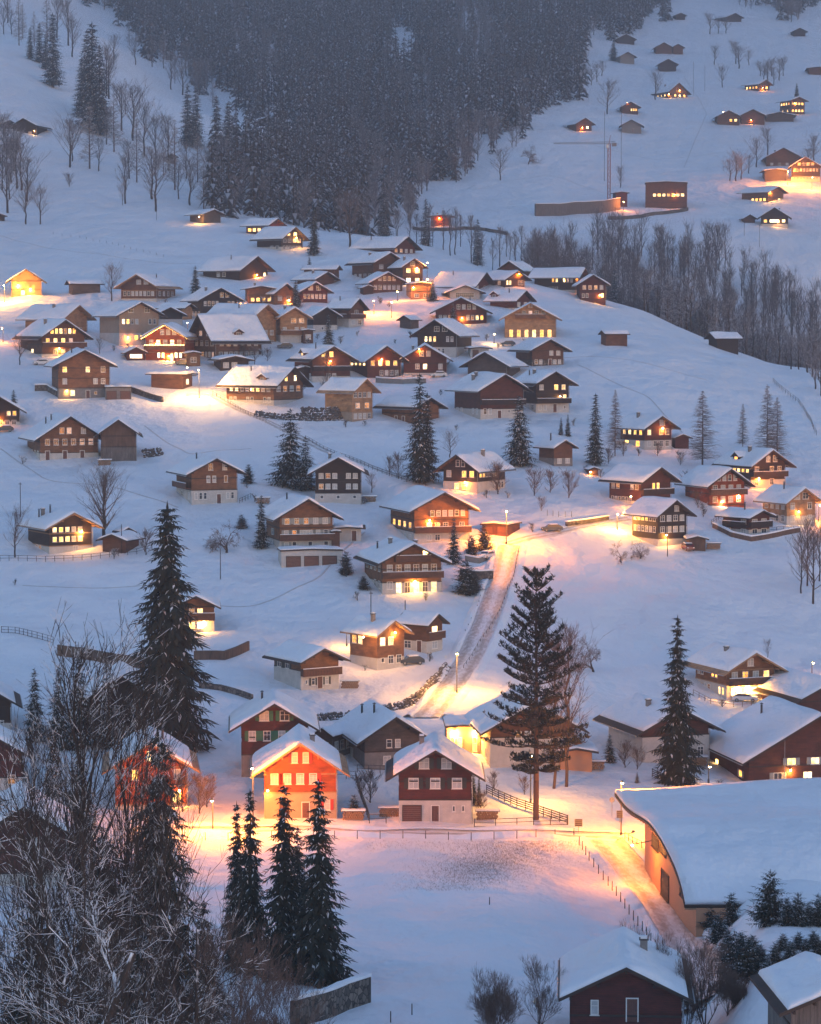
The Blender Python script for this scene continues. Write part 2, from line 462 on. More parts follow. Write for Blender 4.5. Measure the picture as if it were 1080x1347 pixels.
# ---------------------------------------------------------------- houses
RNG = random.Random(7)
_win = {}
def window_mesh(w, h, pane, frame='frame_white', shutter=None):
    """one window: frame, glazing bars, glass, and shutters if it has them; front faces -Y, origin at its centre"""
    key = (round(w, 1), round(h, 1), pane, frame, shutter)
    if key in _win: return _win[key]
    w, h = key[0], key[1]
    b = MB(); f = 0.09; x, z = w / 2, h / 2
    b.box((-x, -0.07, -z), (-x + f, 0.05, z)); b.box((x - f, -0.07, -z), (x, 0.05, z))
    b.box((-x + f, -0.07, -z), (x - f, 0.05, -z + f)); b.box((-x + f, -0.07, z - f), (x - f, 0.05, z))
    n = max(1, round(w / 0.65))
    for i in range(1, n):
        u = -x + w * i / n
        b.box((u - 0.035, -0.05, -z + f), (u + 0.035, 0.04, z - f))
    if h > 1.0: b.box((-x + f, -0.045, 0.1), (x - f, 0.035, 0.16))
    b.box((-x - 0.08, -0.16, -z - 0.07), (x + 0.08, 0.02, -z - 0.005))
    b.poly([(-x + f, -0.012, -z + f), (x - f, -0.012, -z + f), (x - f, -0.012, z - f), (-x + f, -0.012, z - f)], 1)
    mats = [frame, pane]
    if shutter:
        mats.append(shutter)
        sw = min(0.55, w * 0.5)
        for s in (-1, 1):
            u0, u1 = sorted((s * (x + 0.03), s * (x + 0.03 + sw)))
            b.box((u0, -0.075, -z), (u1, 0.0, z), 2)
            for q in range(1, 6):
                zz = -z + h * q / 6
                b.box((u0 + 0.05, -0.1, zz - 0.03), (u1 - 0.05, -0.075, zz + 0.01), 2)
    me = b.mesh('window', mats)
    _win[key] = me
    return me
_door = {}
def door_mesh(w, h, kind, mat):
    key = (round(w, 1), round(h, 1), kind, mat)
    if key in _door: return _door[key]
    w, h = key[0], key[1]
    b = MB(); x = w / 2
    b.box((-x - 0.1, -0.08, 0), (-x, 0.04, h + 0.1)); b.box((x, -0.08, 0), (x + 0.1, 0.04, h + 0.1)); b.box((-x, -0.08, h), (x, 0.04, h + 0.1))
    n = 5 if kind == 'door' else 8
    if kind == 'door':
        for i in range(n):
            b.box((-x + w * i / n + 0.008, -0.04, 0.02), (-x + w * (i + 1) / n - 0.008, 0.0, h - 0.02), 1)
        b.box((x - 0.2, -0.1, h * 0.48), (x - 0.12, -0.04, h * 0.54), 2)
    else:
        for i in range(n):
            b.box((-x + 0.01, -0.045, h * i / n + 0.012), (x - 0.01, 0.0, h * (i + 1) / n - 0.012), 1)
        b.box((-0.15, -0.08, h * 0.4), (0.15, -0.045, h * 0.44), 2)
    me = b.mesh(kind, ['frame_white' if kind == 'door' else 'trim_dark', mat, 'metal_dark'])
    _door[key] = me
    return me

def gable_roof(b, w, l, ze, pitch, oe, og, th, m=0, y0=0.0):
    """roof boards: two slabs meeting on the ridge. w wall width, l length"""
    t = math.tan(pitch); hw = w / 2 + oe
    def z(x): return ze + (w / 2 - abs(x)) * t
    top = [(-hw, z(hw) + th), (0, z(0) + th), (hw, z(hw) + th)]
    bot = [(hw, z(hw)), (0, z(0)), (-hw, z(hw))]
    A, B = y0 - og, y0 + l + og
    b.prism([(x, A, q) for x, q in top + bot], [(x, B, q) for x, q in top + bot], m)
def gable_snow(w, l, ze, pitch, oe, og, th, sn, seed=0, y0=0.0, inset=0.06):
    """the snow lying on a gable roof: a soft-edged blanket, thicker here and there"""
    rr = random.Random(seed)
    t = math.tan(pitch); hw = w / 2 + oe - inset
    def z(x): return ze + (w / 2 - abs(x)) * t + th + 0.005
    K = 7
    us = [-1, -0.985, -0.93] + [-0.93 + 0.93 * i / K for i in range(1, K)] + [0] + [0.93 * i / K for i in range(1, K)] + [0.93, 0.985, 1]
    A, B = y0 - og + inset, y0 + l + og - inset
    N = max(6, int(l / 1.6))
    ts = [0, 0.012, 0.05] + [0.05 + 0.9 * i / N for i in range(1, N)] + [0.95, 0.988, 1]
    p1, p2, p3 = rr.uniform(0, 6), rr.uniform(0, 6), rr.uniform(0, 6)
    def hgt(u, tt):
        e = min(1, (1 - abs(u)) / 0.07) ; g = min(1, min(tt, 1 - tt) / 0.05)
        e = math.sqrt(max(0, 1 - (1 - e) ** 2)); g = math.sqrt(max(0, 1 - (1 - g) ** 2))
        base = sn * (0.9 + 0.24 * math.sin(u * 5 + p1 + tt * 4) + 0.2 * math.sin(tt * 9 + p2) * math.sin(u * 8 + p3))
        return base * (0.25 + 0.75 * e * g) if e * g > 0 else 0.02
    V, Fc = [], []
    # on some roofs the snow has slid back from one eave
    sl = [rr.choice((1, 1, 1, 0.93, 0.86)), rr.choice((1, 1, 1, 0.93, 0.86))]
    for tt in ts:
        for u in us:
            x = u * hw * sl[u > 0]
            y = A + (B - A) * tt + (0.05 * math.sin(u * 13 + p1) if 0 < tt < 1 else 0.04 * math.sin(u * 17 + p2))
            zz = z(x) + hgt(u, tt) - (0.12 * sn if u == 0 else 0)
            V.append((x, y, zz))
    nu = len(us)
    for j in range(len(ts) - 1):
        for i in range(nu - 1):
            a = j * nu + i
            Fc.append((a, a + 1, a + nu + 1, a + nu))
    # under side and skirts
    n0 = len(V)
    for tt in (ts[0], ts[-1]):
        for u in us:
            V.append((u * hw * sl[u > 0], A + (B - A) * tt, z(u * hw * sl[u > 0])))
    m0, m1 = n0, n0 + nu
    last = (len(ts) - 1) * nu
    for i in range(nu - 1):
        Fc.append((m0 + i, m0 + i + 1, i + 1, i)); Fc.append((last + i, last + i + 1, m1 + i + 1, m1 + i))
        Fc.append((m0 + i + 1, m0 + i, m1 + i, m1 + i + 1))
    for i in (0, nu - 1):
        Fc.append(tuple([m0 + i] + [j * nu + i for j in range(len(ts))] + [m1 + i]))
    me = bpy.data.meshes.new('snow_cover'); me.from_pydata(V, [], Fc); me.materials.append(MATS['snow_roof'])
    me.polygons.foreach_set('use_smooth', [True] * len(me.polygons)); me.update()
    return me

HOUSES = []
SEEN_L = {}
def house(label, xc, by, g, s, H, side='L', wall='brown', base=0.3, pitch=26, G='', SD='', name='chalet', cat=None,
          bal=(), sbal=(), l=None, ratio=1.25, basem='white', chim=1, oe=1.7, og=2.1, sn=0.5, shutter=None, frame='frame_white',
          dormer=None, lamps=(), D=None, gm='door_brown', trim='trim_dark', group=None, bright=False, minw=None, floors=None, th=None, zfix=None):
    """xc, by: where the nearest wall corner meets the ground in the photograph; g, s: how wide its gable and its long side look; H its wall"""
    if 380 < by < 560 and not D: g, s, H = g * 1.08, s * 1.08, H * 1.05
    P = at(xc, D) if D else hit(xc, by)
    if zfix is not None: P.z = zfix
    az = -math.atan2(P.x, P.y)
    k = F / P.y
    if th is None:
        th = math.atan2(s, ratio * g) if s > 0 else 0.0
    else: th = math.radians(th)
    if l is not None and s > 0.5: th = math.asin(min(0.96, s / k / l))
    w = g / k / max(0.15, math.cos(th))
    if l is None: l = s / k / math.sin(th) if s > 0.5 else w * ratio
    if s > 0.5 and l > 2.2 * w: pass
    Hm = H / k * 1.0
    sgn = 1 if side == 'L' else -1
    yaw = az + sgn * th
    R = Matrix.Rotation(yaw, 3, 'Z')
    off = R @ Vector((-sgn * w / 2, 0, 0))
    O = P - off
    root = link(name, None, None, label, cat or name.split('_')[-1], group)
    root.location = O; root.rotation_euler = (0, 0, yaw)
    pr = math.radians(pitch)
    sc = min(1.0, w / 9.0)
    oe, og, sn2 = oe * sc, og * sc, sn * min(1, 0.35 + 0.65 * w / 9)
    ze = Hm; zr = Hm + w / 2 * math.tan(pr)
    hb = base * Hm
    deep = 5.0
    # walls
    b = MB()
    e = 0.0
    z0 = hb if hb > 0 else -deep
    prof = [(-w / 2, z0), (w / 2, z0), (w / 2, ze), (0, zr), (-w / 2, ze)]
    b.prism([(x, 0, z) for x, z in prof], [(x, l, z) for x, z in prof])
    if wall not in ('white', 'pink', 'beige', 'concrete') and w > 6:
        # log courses standing proud at the floors and the corners
        for zz in [hb + 0.1] + [hb + 2.5 * i for i in (1, 2) if hb + 2.5 * i < ze - 0.2]:
            b.box((-w / 2 - 0.06, -0.07, zz - 0.09), (w / 2 + 0.06, 0.0, zz + 0.09), 1)
            b.box((-w / 2 - 0.055, 0.0, zz - 0.09), (-w / 2, l, zz + 0.09), 1); b.box((w / 2, 0.0, zz - 0.09), (w / 2 + 0.055, l, zz + 0.09), 1)
        # purlin ends under the gable overhang
        for x in (-w * 0.5, -w * 0.25, 0, w * 0.25, w * 0.5):
            zz = ze + (w / 2 - abs(x)) * math.tan(pr) - 0.3
            b.box((x - 0.09, -og * 0.85, zz - 0.12), (x + 0.09, -0.075, zz + 0.1), 1)
    b.build('wall', [WALLM[wall], 'trim_light' if trim == 'trim_light' else 'trim_dark'], root)
    if hb > 0:
        b = MB(); b.box((-w / 2 - 0.03, -0.03, -deep), (w / 2 + 0.03, l + 0.03, hb))
        b.build('ground_floor', WALLM[basem], root)
    # roof, snow, chimney
    b = MB(); gable_roof(b, w, l, ze, pr, oe, og, 0.2)
    # barge boards
    t = math.tan(pr); hw = w / 2 + oe
    for sx in (-1, 1):
        for (ya, yb) in ((-og - 0.05, -og), (l + og, l + og + 0.05)):
            r0 = [(sx * hw, ya, ze - oe * t - 0.06), (sx * hw, ya, ze - oe * t + 0.23), (0, ya, zr + 0.23), (0, ya, zr - 0.06)]
            r1 = [(x, yb, z) for x, _, z in r0]
            b.prism(r0, r1, 1)
    roof = b.build('roof', ['wood_dark' if trim == 'trim_dark' else 'wood_light', trim], root)
    if sn > 0:
        link('snow_cover', gable_snow(w, l, ze, pr, oe, og, 0.2, sn2, seed=int(xc * 13 + by * 7)), roof)
    rr = random.Random(int(xc * 31 + by * 17))
    for c in range(chim):
        cx = (0.18 + 0.1 * c) * w * (1 if (rr.random() < 0.5) else -1) * (1 if c % 2 == 0 else -1)
        if sgn == 1 and s > 0.5 and c == 0: cx = -abs(cx)
        if sgn == -1 and s > 0.5 and c == 0: cx = abs(cx)
        cy = l * rr.uniform(0.4, 0.75)
        zc = ze + (w / 2 - abs(cx)) * math.tan(pr)
        b = MB(); cw = 0.32 * (0.7 + 0.3 * sc)
        ht = rr.uniform(1.2, 1.7)
        if rr.random() < 0.6:
            b.box((cx - cw, cy - cw, zc - 0.4), (cx + cw, cy + cw, zc + ht)); b.box((cx - cw - 0.1, cy - cw - 0.1, zc + ht), (cx + cw + 0.1, cy + cw + 0.1, zc + ht + 0.12), 1)
            b.box((cx - cw * 0.9, cy - cw * 0.9, zc + ht + 0.12), (cx + cw * 0.9, cy + cw * 0.9, zc + ht + 0.34), 2)
        else:
            b.tube((cx, cy, zc - 0.3), (cx, cy, zc + ht + 0.3), 0.16, 0.16, 8, 1); b.tube((cx, cy, zc + ht + 0.4), (cx, cy, zc + ht + 0.55), 0.3, 0.1, 8, 1); b.tube((cx, cy, zc + ht + 0.3), (cx, cy, zc + ht + 0.4), 0.05, 0.05, 5, 1)
        b.build('chimney', ['concrete', 'metal_dark', 'snow_roof'], roof)
    if w > 7:
        b = MB(); xx = w / 2 + 0.12
        b.tube((xx, -0.1, -1), (xx, -0.1, ze - 0.4), 0.05, 0.05, 6); b.tube((xx, -0.1, ze - 0.4), (w / 2 + oe - 0.1, -0.1, ze - oe * t - 0.05), 0.05, 0.05, 6)
        b.build('downpipe', 'metal_grey', root)
        for sx in (-1, 1):
            b = MB(); b.tube((sx * (w / 2 + oe + 0.07), -og, ze - oe * t + 0.02), (sx * (w / 2 + oe + 0.07), l + og, ze - oe * t + 0.02), 0.075, 0.075, 6); b.build('gutter', 'metal_grey', roof)
    # openings
    nf = floors or max(1, round(Hm / 2.65)); fh = Hm / nf
    def put(face, spec):
        rows = spec.split('/')
        width = w if face == 'G' else l
        for r, row in enumerate(rows):
            if not row or set(row) <= {'.'}: continue
            attic = (face == 'G' and r >= nf)
            if not shutter and '-' not in row and width * (0.55 if attic else 0.9) / len(row) > 2.3 and width > 7:
                row = ''.join(c * 2 if c in 'Lldw' else ('.' + c if c != '.' else '..') for c in row)
            n = len(row)
            if attic:
                avail = w * 0.62 * (1 - (r - nf) * 0.5)
                zc = ze + min(0.36 * (zr - ze), 1.2) + (r - nf) * 2.3
            else:
                avail = width * 0.9; zc = (r + 0.52) * fh
            cell = avail / n
            ww = min(1.5 if cell > 2.2 else 1.15, cell * 0.68) * (0.85 if shutter else 1)
            if ww < 0.35: ww = 0.35
            wh = min(1.35, fh * 0.52)
            i = 0
            while i < n:
                ch = row[i]; u = (i + 0.5) * cell - avail / 2; span = 1
                if ch == '.': i += 1; continue
                if ch in 'dl' and RNG.random() < (0.45 if ch == 'd' else 0.5): ch = 'w'
                while i + span < n and row[i + span] == '-': span += 1
                uc = u + (span - 1) * cell / 2; W2 = ww + (span - 1) * cell; h2 = wh; pane = None; me = None; zz = zc
                if ch in 'DG':
                    hh = min(2.05, fh * 0.8)
                    me = door_mesh(min(cell * 0.8, 0.95) if ch == 'D' else min(2.6, W2 * 1.2), hh, 'door' if ch == 'D' else 'garage_door', gm)
                    zz = r * fh + 0.08; nm = 'door' if ch == 'D' else 'garage_door'
                else:
                    pane = {'L': 'pane_bright' if bright else 'pane_lit', 'B': 'pane_bright', 'l': 'pane_dim', 'd': 'pane_dark', 's': 'pane_dark', 'w': 'pane_curtain', 'S': 'pane_lit', 'C': 'pane_lit', 'c': 'pane_dark'}[ch]
                    if ch in 'sS': W2 *= 0.6; h2 *= 0.6
                    if ch in 'Cc': h2 = min(2.1, fh * 0.78); zz = r * fh + h2 / 2 + 0.12
                    shn = shutter if (ch in 'Lldw' and not attic or ch in 'Lldw' and shutter in ('shutter_red', 'shutter_green', 'shutter_dark')) else None
                    me = window_mesh(W2, h2, pane, frame, shn); nm = 'window'
                ob = link(nm, me, root)
                proud = 0.035 if (hb > 0 and zz < hb) else 0.005
                if face == 'G':
                    ob.location = (uc, -proud, zz)
                elif face == 'L':
                    ob.location = (-w / 2 - proud, l / 2 - uc, zz); ob.rotation_euler = (0, 0, -math.pi / 2)
                else:
                    ob.location = (w / 2 + proud, l / 2 + uc, zz); ob.rotation_euler = (0, 0, math.pi / 2)
                i += span
    if G: put('G', G)
    if SD: put(side if side in 'LR' else 'L', SD)
    # balconies
    def balcony(face, r):
        zb = r * fh + 0.02
        if face == 'G' and r >= nf: zb = ze - 0.1
        b = MB(); dp = 1.1 * sc + 0.1
        if face == 'G':
            x0, x1 = -w / 2 * (1.04 if r < nf else 0.6), w / 2 * (1.04 if r < nf else 0.6)
            b.box((x0, -dp, zb - 0.16), (x1, -0.075, zb))
            b.box((x0, -dp - 0.05, zb - 0.2), (x1, -dp, zb + 0.95))
            for x in (x0, x1 - 0.05): b.box((x, -dp, zb), (x + 0.05, -0.08, zb + 0.95))
            n = max(2, int((x1 - x0) / 0.5))
            for i in range(n):
                x = x0 + (x1 - x0) * (i + 0.5) / n
                b.box((x - 0.015, -dp - 0.07, zb - 0.1), (x + 0.015, -dp - 0.05, zb + 0.9), 1)
            b.box((x0, -dp - 0.09, zb + 0.95), (x1, -dp + 0.04, zb + 1.02)); b.box((x0 + 0.02, -dp - 0.08, zb + 1.02), (x1 - 0.02, -dp + 0.03, zb + 1.12), 2)
        else:
            x = -w / 2 if side == 'L' else w / 2; q = -1 if side == 'L' else 1
            A, Bx = sorted((x + q * 0.075, x + q * dp)); C1, C2 = sorted((x + q * dp, x + q * (dp + 0.05)))
            b.box((A, 0.1, zb - 0.16), (Bx, l * 0.92, zb)); b.box((C1, 0.1, zb - 0.2), (C2, l * 0.92, zb + 0.95))
            b.box((C1 - 0.03, 0.12, zb + 0.952), (C2 + 0.03, l * 0.92 - 0.02, zb + 1.08), 2)
        b.build('balcony', [{'light': 'wood_mid', 'mid': 'wood_brown', 'orange': 'wood_mid', 'white': 'wood_mid', 'pink': 'wood_mid', 'beige': 'wood_mid', 'brown': 'wood_brown'}.get(wall, 'wood_dark'), 'trim_dark', 'snow_roof'], root)
    for r in bal: balcony('G', r)
    for r in sbal: balcony('S', r)
    # dormer on the visible slope: (fraction along the length, lit?)
    if dormer:
        fy, lit = dormer; q = -1 if side == 'L' else 1
        dw, dl = 2.4, w * 0.42; t = math.tan(pr)
        y = l * fy; xo = q * (w / 2 - 0.2)
        zo = ze + 0.2 * t
        bb = MB()
        prof = [(-dw / 2, zo - 0.5), (dw / 2, zo - 0.5), (dw / 2, zo + 1.3), (0, zo + 2.0), (-dw / 2, zo + 1.3)]
        def tr(px_, d_, z_): return (xo - q * d_, y + px_, z_)
        bb.prism([tr(a, 0, z) for a, z in prof], [tr(a, dl, z) for a, z in prof])
        rf = [(-dw / 2 - 0.4, zo + 1.07), (0, zo + 2.03), (dw / 2 + 0.4, zo + 1.07), (dw / 2 + 0.4, zo + 1.2), (0, zo + 2.17), (-dw / 2 - 0.4, zo + 1.2)]
        bb.prism([tr(a, -0.5, z) for a, z in rf], [tr(a, dl + 0.4, z) for a, z in rf], 1)
        sf = [(-dw / 2 - 0.38, zo + 1.21), (0, zo + 2.18), (dw / 2 + 0.38, zo + 1.21), (dw / 2 + 0.3, zo + 1.48), (0, zo + 2.45), (-dw / 2 - 0.3, zo + 1.48)]
        bb.prism([tr(a, -0.46, z) for a, z in sf], [tr(a, dl + 0.4, z) for a, z in sf], 2)
        dm = bb.build('dormer', [WALLM[wall], 'trim_dark', 'snow_roof'], roof)
        wd = link('window', window_mesh(1.2, 1.0, 'pane_lit' if lit else 'pane_dark', frame), root)
        wd.location = (xo + q * 0.01, y, zo + 0.75); wd.rotation_euler = (0, 0, q * math.pi / 2)
    if not lamps and ('L' in G or 'L' in SD or 'B' in G) and w > 6:
        # added wall lamp, no known fixture: warms the facade of houses with lit windows
        wall_lamp(root, Vector((RNG.uniform(-0.3, 0.3) * w, -0.4, min(2.3, ze * 0.5) + (fh if RNG.random() < 0.3 else 0))), RNG.uniform(250, 650), SODIUM if RNG.random() < 0.6 else YEL)
    info = dict(root=root, O=O, R=R, w=w, l=l, k=k, Hm=Hm, ze=ze, zr=zr, yaw=yaw, side=side, fh=fh)
    # lamps on the house, given where they show in the photograph
    for L in lamps:
        px, py, pw = L[:3]; colr = L[3] if len(L) > 3 else WARM
        d = ray(px, py); n = R @ Vector((0, -1, 0))
        o2 = O + n * 0.35
        tt = (o2.dot(n)) / d.dot(n)
        Q = d * tt
        lc = R.transposed() @ (Q - O)
        lc.y = min(lc.y, -0.35)
        wall_lamp(root, lc, pw, colr)
    HOUSES.append(info)
    return info
WARM = (1.0, 0.5, 0.16); SODIUM = (1.0, 0.26, 0.018); YEL = (1.0, 0.42, 0.065); PINK = (1.0, 0.42, 0.16)
_bulb = None
LPOW = 0.5
def bulb(parent, loc, power, col, r=0.12, name='lamp_bulb'):
    global _bulb
    if _bulb is None:
        b = MB()
        n, k = 5, 8
        rings = [[(math.cos(2 * math.pi * i / k) * math.sin(math.pi * j / n), math.sin(2 * math.pi * i / k) * math.sin(math.pi * j / n), math.cos(math.pi * j / n)) for i in range(k)] for j in range(n + 1)]
        for j in range(n):
            for i in range(k):
                i2 = (i + 1) % k
                b.poly([rings[j][i], rings[j][i2], rings[j + 1][i2], rings[j + 1][i]])
        _bulb = b.mesh('lamp_bulb', ['lamp_glow'])
    o = link(name, _bulb, parent); o.location = loc; o.scale = (r, r, r * 0.8)
    ld = bpy.data.lights.new('lamp_light', 'POINT'); ld.energy = power; ld.color = col; ld.shadow_soft_size = 0.25
    lo = link('lamp_light', ld, parent); lo.location = Vector(loc) + Vector((0, 0, -r - 0.3))
    ld.energy = power * LPOW
    return o
def wall_lamp(root, lc, pw, colr):
    b = MB()
    b.box((-0.08, 0.1, 0.02), (0.08, 0.34, 0.14)); b.tube((0, 0.2, 0.08), (0, 0, 0.12), 0.025, 0.025, 5); b.tube((0, 0, 0.1), (0, 0, 0.22), 0.22, 0.05, 8)
    o = b.build('wall_lamp', 'metal_dark', root); o.location = lc
    bulb(o, (0, 0, -0.02), pw, colr, 0.13)

def street_lamp(label, px, by, ty, power, col=SODIUM, D=None, arm=1.5, group='street lamps in the village'):
    P = at(px, D) if D else hit(px, by)
    h = (by - ty) / (F / P.y)
    h = max(2.5, h)
    root = link('street_lamp', None, None, label, 'street lamp', group); root.location = P
    b = MB(); b.tube((0, 0, -1), (0, 0, h * 0.4), 0.09, 0.075, 8); b.tube((0, 0, h * 0.4), (0, 0, h), 0.075, 0.045, 8)
    b.tube((0, 0, 0), (0, 0, 0.5), 0.14, 0.14, 8)
    b.build('pole', 'metal_dark', root)
    b = MB(); b.tube((0, 0, h), (0, -arm, h + 0.18), 0.04, 0.035, 6); b.build('arm', 'metal_grey', root)
    b = MB(); b.prism([(-0.16, -arm - 0.5, h + 0.12), (0.16, -arm - 0.5, h + 0.12), (0.16, -arm + 0.2, h + 0.12), (-0.16, -arm + 0.2, h + 0.12)],
                      [(-0.08, -arm - 0.4, h + 0.28), (0.08, -arm - 0.4, h + 0.28), (0.1, -arm + 0.15, h + 0.3), (-0.1, -arm + 0.15, h + 0.3)])
    hd = b.build('lamp_head', 'metal_dark', root)
    bulb(hd, (0, -arm - 0.15, h + 0.06), power, col, 0.17)
    return root
# ---------------------------------------------------------------- the buildings, front to back
h = house
# foreground row
h('dark red barn with snowy roof and stone chimney at the bottom edge', 750, 1382, 148, 0, 78, 'L', 'red', 0.12, 26, G='......../.d..D...', name='barn', basem='concrete', chim=1, l=13, sn=0.5, oe=1.0, og=1.0)
h('grey boarded shed with snowy roof in the bottom right corner', 1040, 1392, 110, 32, 72, 'L', 'greyboards', 0, 22, name='shed', l=9, sn=0.5, chim=0, G='..G')
h('orange lit chalet with red shutters beside the street lamp', 348, 1077, 95, 0, 70, 'L', 'orange', 0.48, 34, G='.G.D.d/wwww./.ww.', SD='', basem='beige', shutter='shutter_red', chim=1, l=11, trim='trim_light', lamps=((352, 1040, 90, SODIUM),), floors=2)
h('dark red chalet with white windows and brown garage door', 525, 1081, 96, 0, 68, 'L', 'red', 0.42, 31, G='G-.D.ss/www/ww', basem='white', shutter='shutter_dark', chim=1, l=10.5, floors=2)
h('deep red chalet with closed green shutters behind the orange one', 318, 1022, 87, 0, 72, 'L', 'red', 0.4, 31, G='..../wdww/dd', basem='concrete', shutter='shutter_green', chim=1, l=11, floors=2)
h('small grey wing with gable left of the dark valley roof', 452, 1004, 22, 32, 32, 'L', 'grey', 0.4, 30, G='d/d', side='R', basem='concrete', chim=0, l=9, D=372) if False else None
h('grey brown house with broad snowy roofs and double chimney', 480, 1012, 76, 28, 44, 'L', 'grey', 0.5, 33, G='.dd./.d.', SD='d.', basem='concrete', chim=2, l=14)
h('low grey side wing left of the grey brown house', 437, 1000, 22, 34, 33, 'R', 'grey', 0.4, 32, G='d', SD='dd', basem='concrete', chim=0, l=8)
h('white house with brown upper floor behind the tall pine', 645, 1010, 112, 18, 55, 'L', 'brown', 0.72, 29, G='.d..d/.l..', SD='d', chim=1, l=13)
h('small pink annex garage beside the tall pine', 737, 1012, 42, 6, 24, 'L', 'pink', 0, 10, name='garage', G='', chim=0, l=7, sn=0.5)
h('pale walled barn with dark upper boards behind the pointed spruce', 845, 1003, 88, 46, 46, 'L', 'rust', 0.72, 27, G='.....d', SD='', name='barn', chim=1, l=13)
h('chalet with glowing carport and lit gable at the right', 956, 921, 62, 42, 42, 'L', 'mid', 0.45, 29, G='B-B-./lLlB/.l.', SD='.l.L/d.L.', chim=1, bal=(1,), bright=False, trim='trim_light', lamps=((970, 905, 900, YEL), (985, 903, 600, YEL)))
h('dark chalet under a wide snowy roof at the right edge', 1052, 944, 74, 60, 28, 'L', 'rust', 0.0, 25, G='.d', SD='...', chim=0, l=16)
h('large brown chalet with lit shuttered windows at the right edge', 985, 1032, 175, 54, 38, 'L', 'rust', 0.0, 29, G='.d.B.B../.LL.L', SD='B.L', chim=2, shutter='shutter_grey', l=17, lamps=((1040, 1013, 250, YEL),))
h('glowing orange chalet behind the bare trees at the left', 152, 1066, 94, 0, 62, 'L', 'orange', 0.1, 31, G='....L/.L...d/.B.', chim=1, l=11, trim='trim_light', lamps=((236, 1040, 300, SODIUM),))
h('dark brown chalet half hidden by the largest spruce', 108, 972, 104, 0, 50, 'L', 'dark', 0.3, 33, G='..../.dd.', chim=1, l=12, basem='concrete')
h('dark chalet cut off by the left edge below the slope', -70, 966, 84, 0, 44, 'L', 'dark', 0.3, 31, G='...d/..', chim=0, l=10)
h('red chalet with snowy roof cut off by the left edge', -60, 1040, 90, 0, 50, 'L', 'red', 0.3, 31, G='...l', chim=0, l=10)
h('reddish house behind the snowy branches at the lower left', -25, 1165, 112, 0, 72, 'L', 'rust', 0.2, 31, G='...l./..l.', chim=0, l=12)
h('lit flat roofed house glowing yellow below the road bend', 588, 990, 44, 3, 34, 'L', 'beige', 0, 4, G='CC.C', name='house', chim=0, l=8, bright=True, sn=0.6, lamps=((598, 962, 1500, YEL), (625, 962, 900, YEL)), oe=0.6, og=0.6)
# middle slope
h('small brown chalet with lit balcony behind the largest spruce', 234, 832, 48, 0, 36, 'L', 'mid', 0.42, 26, G='.LB./.lL.', bal=(1,), chim=0, l=9, lamps=((268, 818, 350, YEL),))
h('white based chalet with brown shutters above the river stone wall', 396, 908, 50, 36, 40, 'L', 'mid', 0.62, 25, G='sdDd./....', SD='../dd.', bal=(1,), chim=0, shutter='shutter_dark')
h('light wood chalet with glowing gable in the middle of the hill', 496, 882, 36, 36, 50, 'L', 'mid', 0.32, 31, G='sdd/LL./...', SD='../L.', chim=1, trim='trim_light', lamps=((478, 838, 500, YEL), (520, 832, 250, YEL)))
h('narrow chalet with lit bay and balcony right of the glowing gable', 561, 860, 21, 34, 40, 'L', 'brown', 0.4, 31, G='d/B', SD='dD/..', bal=(1,), chim=0)
h('big brown chalet with two wooden balconies and lit attic window', 503, 782, 78, 24, 45, 'L', 'mid', 0.33, 27, G='lCcCcC/dllddd/...B', SD='.d/dd', bal=(1, 2), chim=3, floors=2, l=14)
h('wide brown chalet with white base left of the yellow road lamp', 545, 716, 72, 32, 48, 'L', 'mid', 0.32, 27, G='.ld.l./.BLd.l/.ldd', SD='.l/LL', bal=(1,), chim=0, l=15)
h('amber wood chalet standing over a row of red garages', 368, 726, 70, 18, 48, 'L', 'mid', 0.3, 30, G='dc.c.c/dll-dd/lllll', SD='d/d', bal=(1,), chim=1, shutter='shutter_grey', l=12)
h('dark chalet with three rows of windows beside the tangled spruce', 415, 661, 60, 0, 42, 'L', 'dark', 0.28, 29, G='s.s.s/lll.ll/lll.ll', chim=1, l=11, floors=3)
h('dark chalet with white ground floor and lit pair of windows', 628, 649, 45, 37, 33, 'R', 'dark', 0.45, 33, G='.LL./d.LL/.dd.', SD='..Dd/Ldl.', chim=1, shutter=None, l=12)
h('small brown barn chalet behind the snowy spruce', 729, 613, 24, 20, 25, 'L', 'brown', 0.4, 28, G='dd/.', SD='.', chim=1, basem='concrete')
h('dark red wood barn over a white basement in the village centre', 632, 552, 52, 32, 39, 'L', 'rust', 0.33, 29, G='dDsD/..../.', SD='d.d', name='barn', bal=(1,), chim=2, floors=2)
h('dark chalet with bright right windows beside the red wood barn', 705, 543, 40, 24, 38, 'L', 'dark', 0.3, 29, G='dDs/..B/d.LL', SD='dd', bal=(1,), chim=2, floors=3, lamps=((737, 521, 120, WARM),))
h('weathered barn with pale door band above the red wood barn', 666, 500, 47, 17, 20, 'R', 'grey', 0.0, 29, G='.D.', name='barn', chim=0, l=12)
h('weathered double gabled chalet right of the weathered barn', 700, 482, 38, 20, 22, 'L', 'brown', 0.35, 27, G='dDd/.d', chim=0, basem='stone')
h('broad inn chalet with six glowing ground floor windows', 664, 444, 62, 0, 25, 'L', 'light', 0.0, 28, G='CCCCCC/.dldd/.d.', chim=1, bal=(1,), l=14, floors=1, bright=False, trim='trim_light')
h('wide red gabled chalet behind the village conifer', 573, 427, 62, 0, 17, 'L', 'red', 0.0, 26, G='dl.lL/.dd', chim=1, l=14, floors=1)
h('barn with long snowy roof and small side gable in the centre', 677, 408, 18, 30, 14, 'L', 'red', 0.2, 32, G='d', name='barn', chim=1, dormer=(0.85, False))
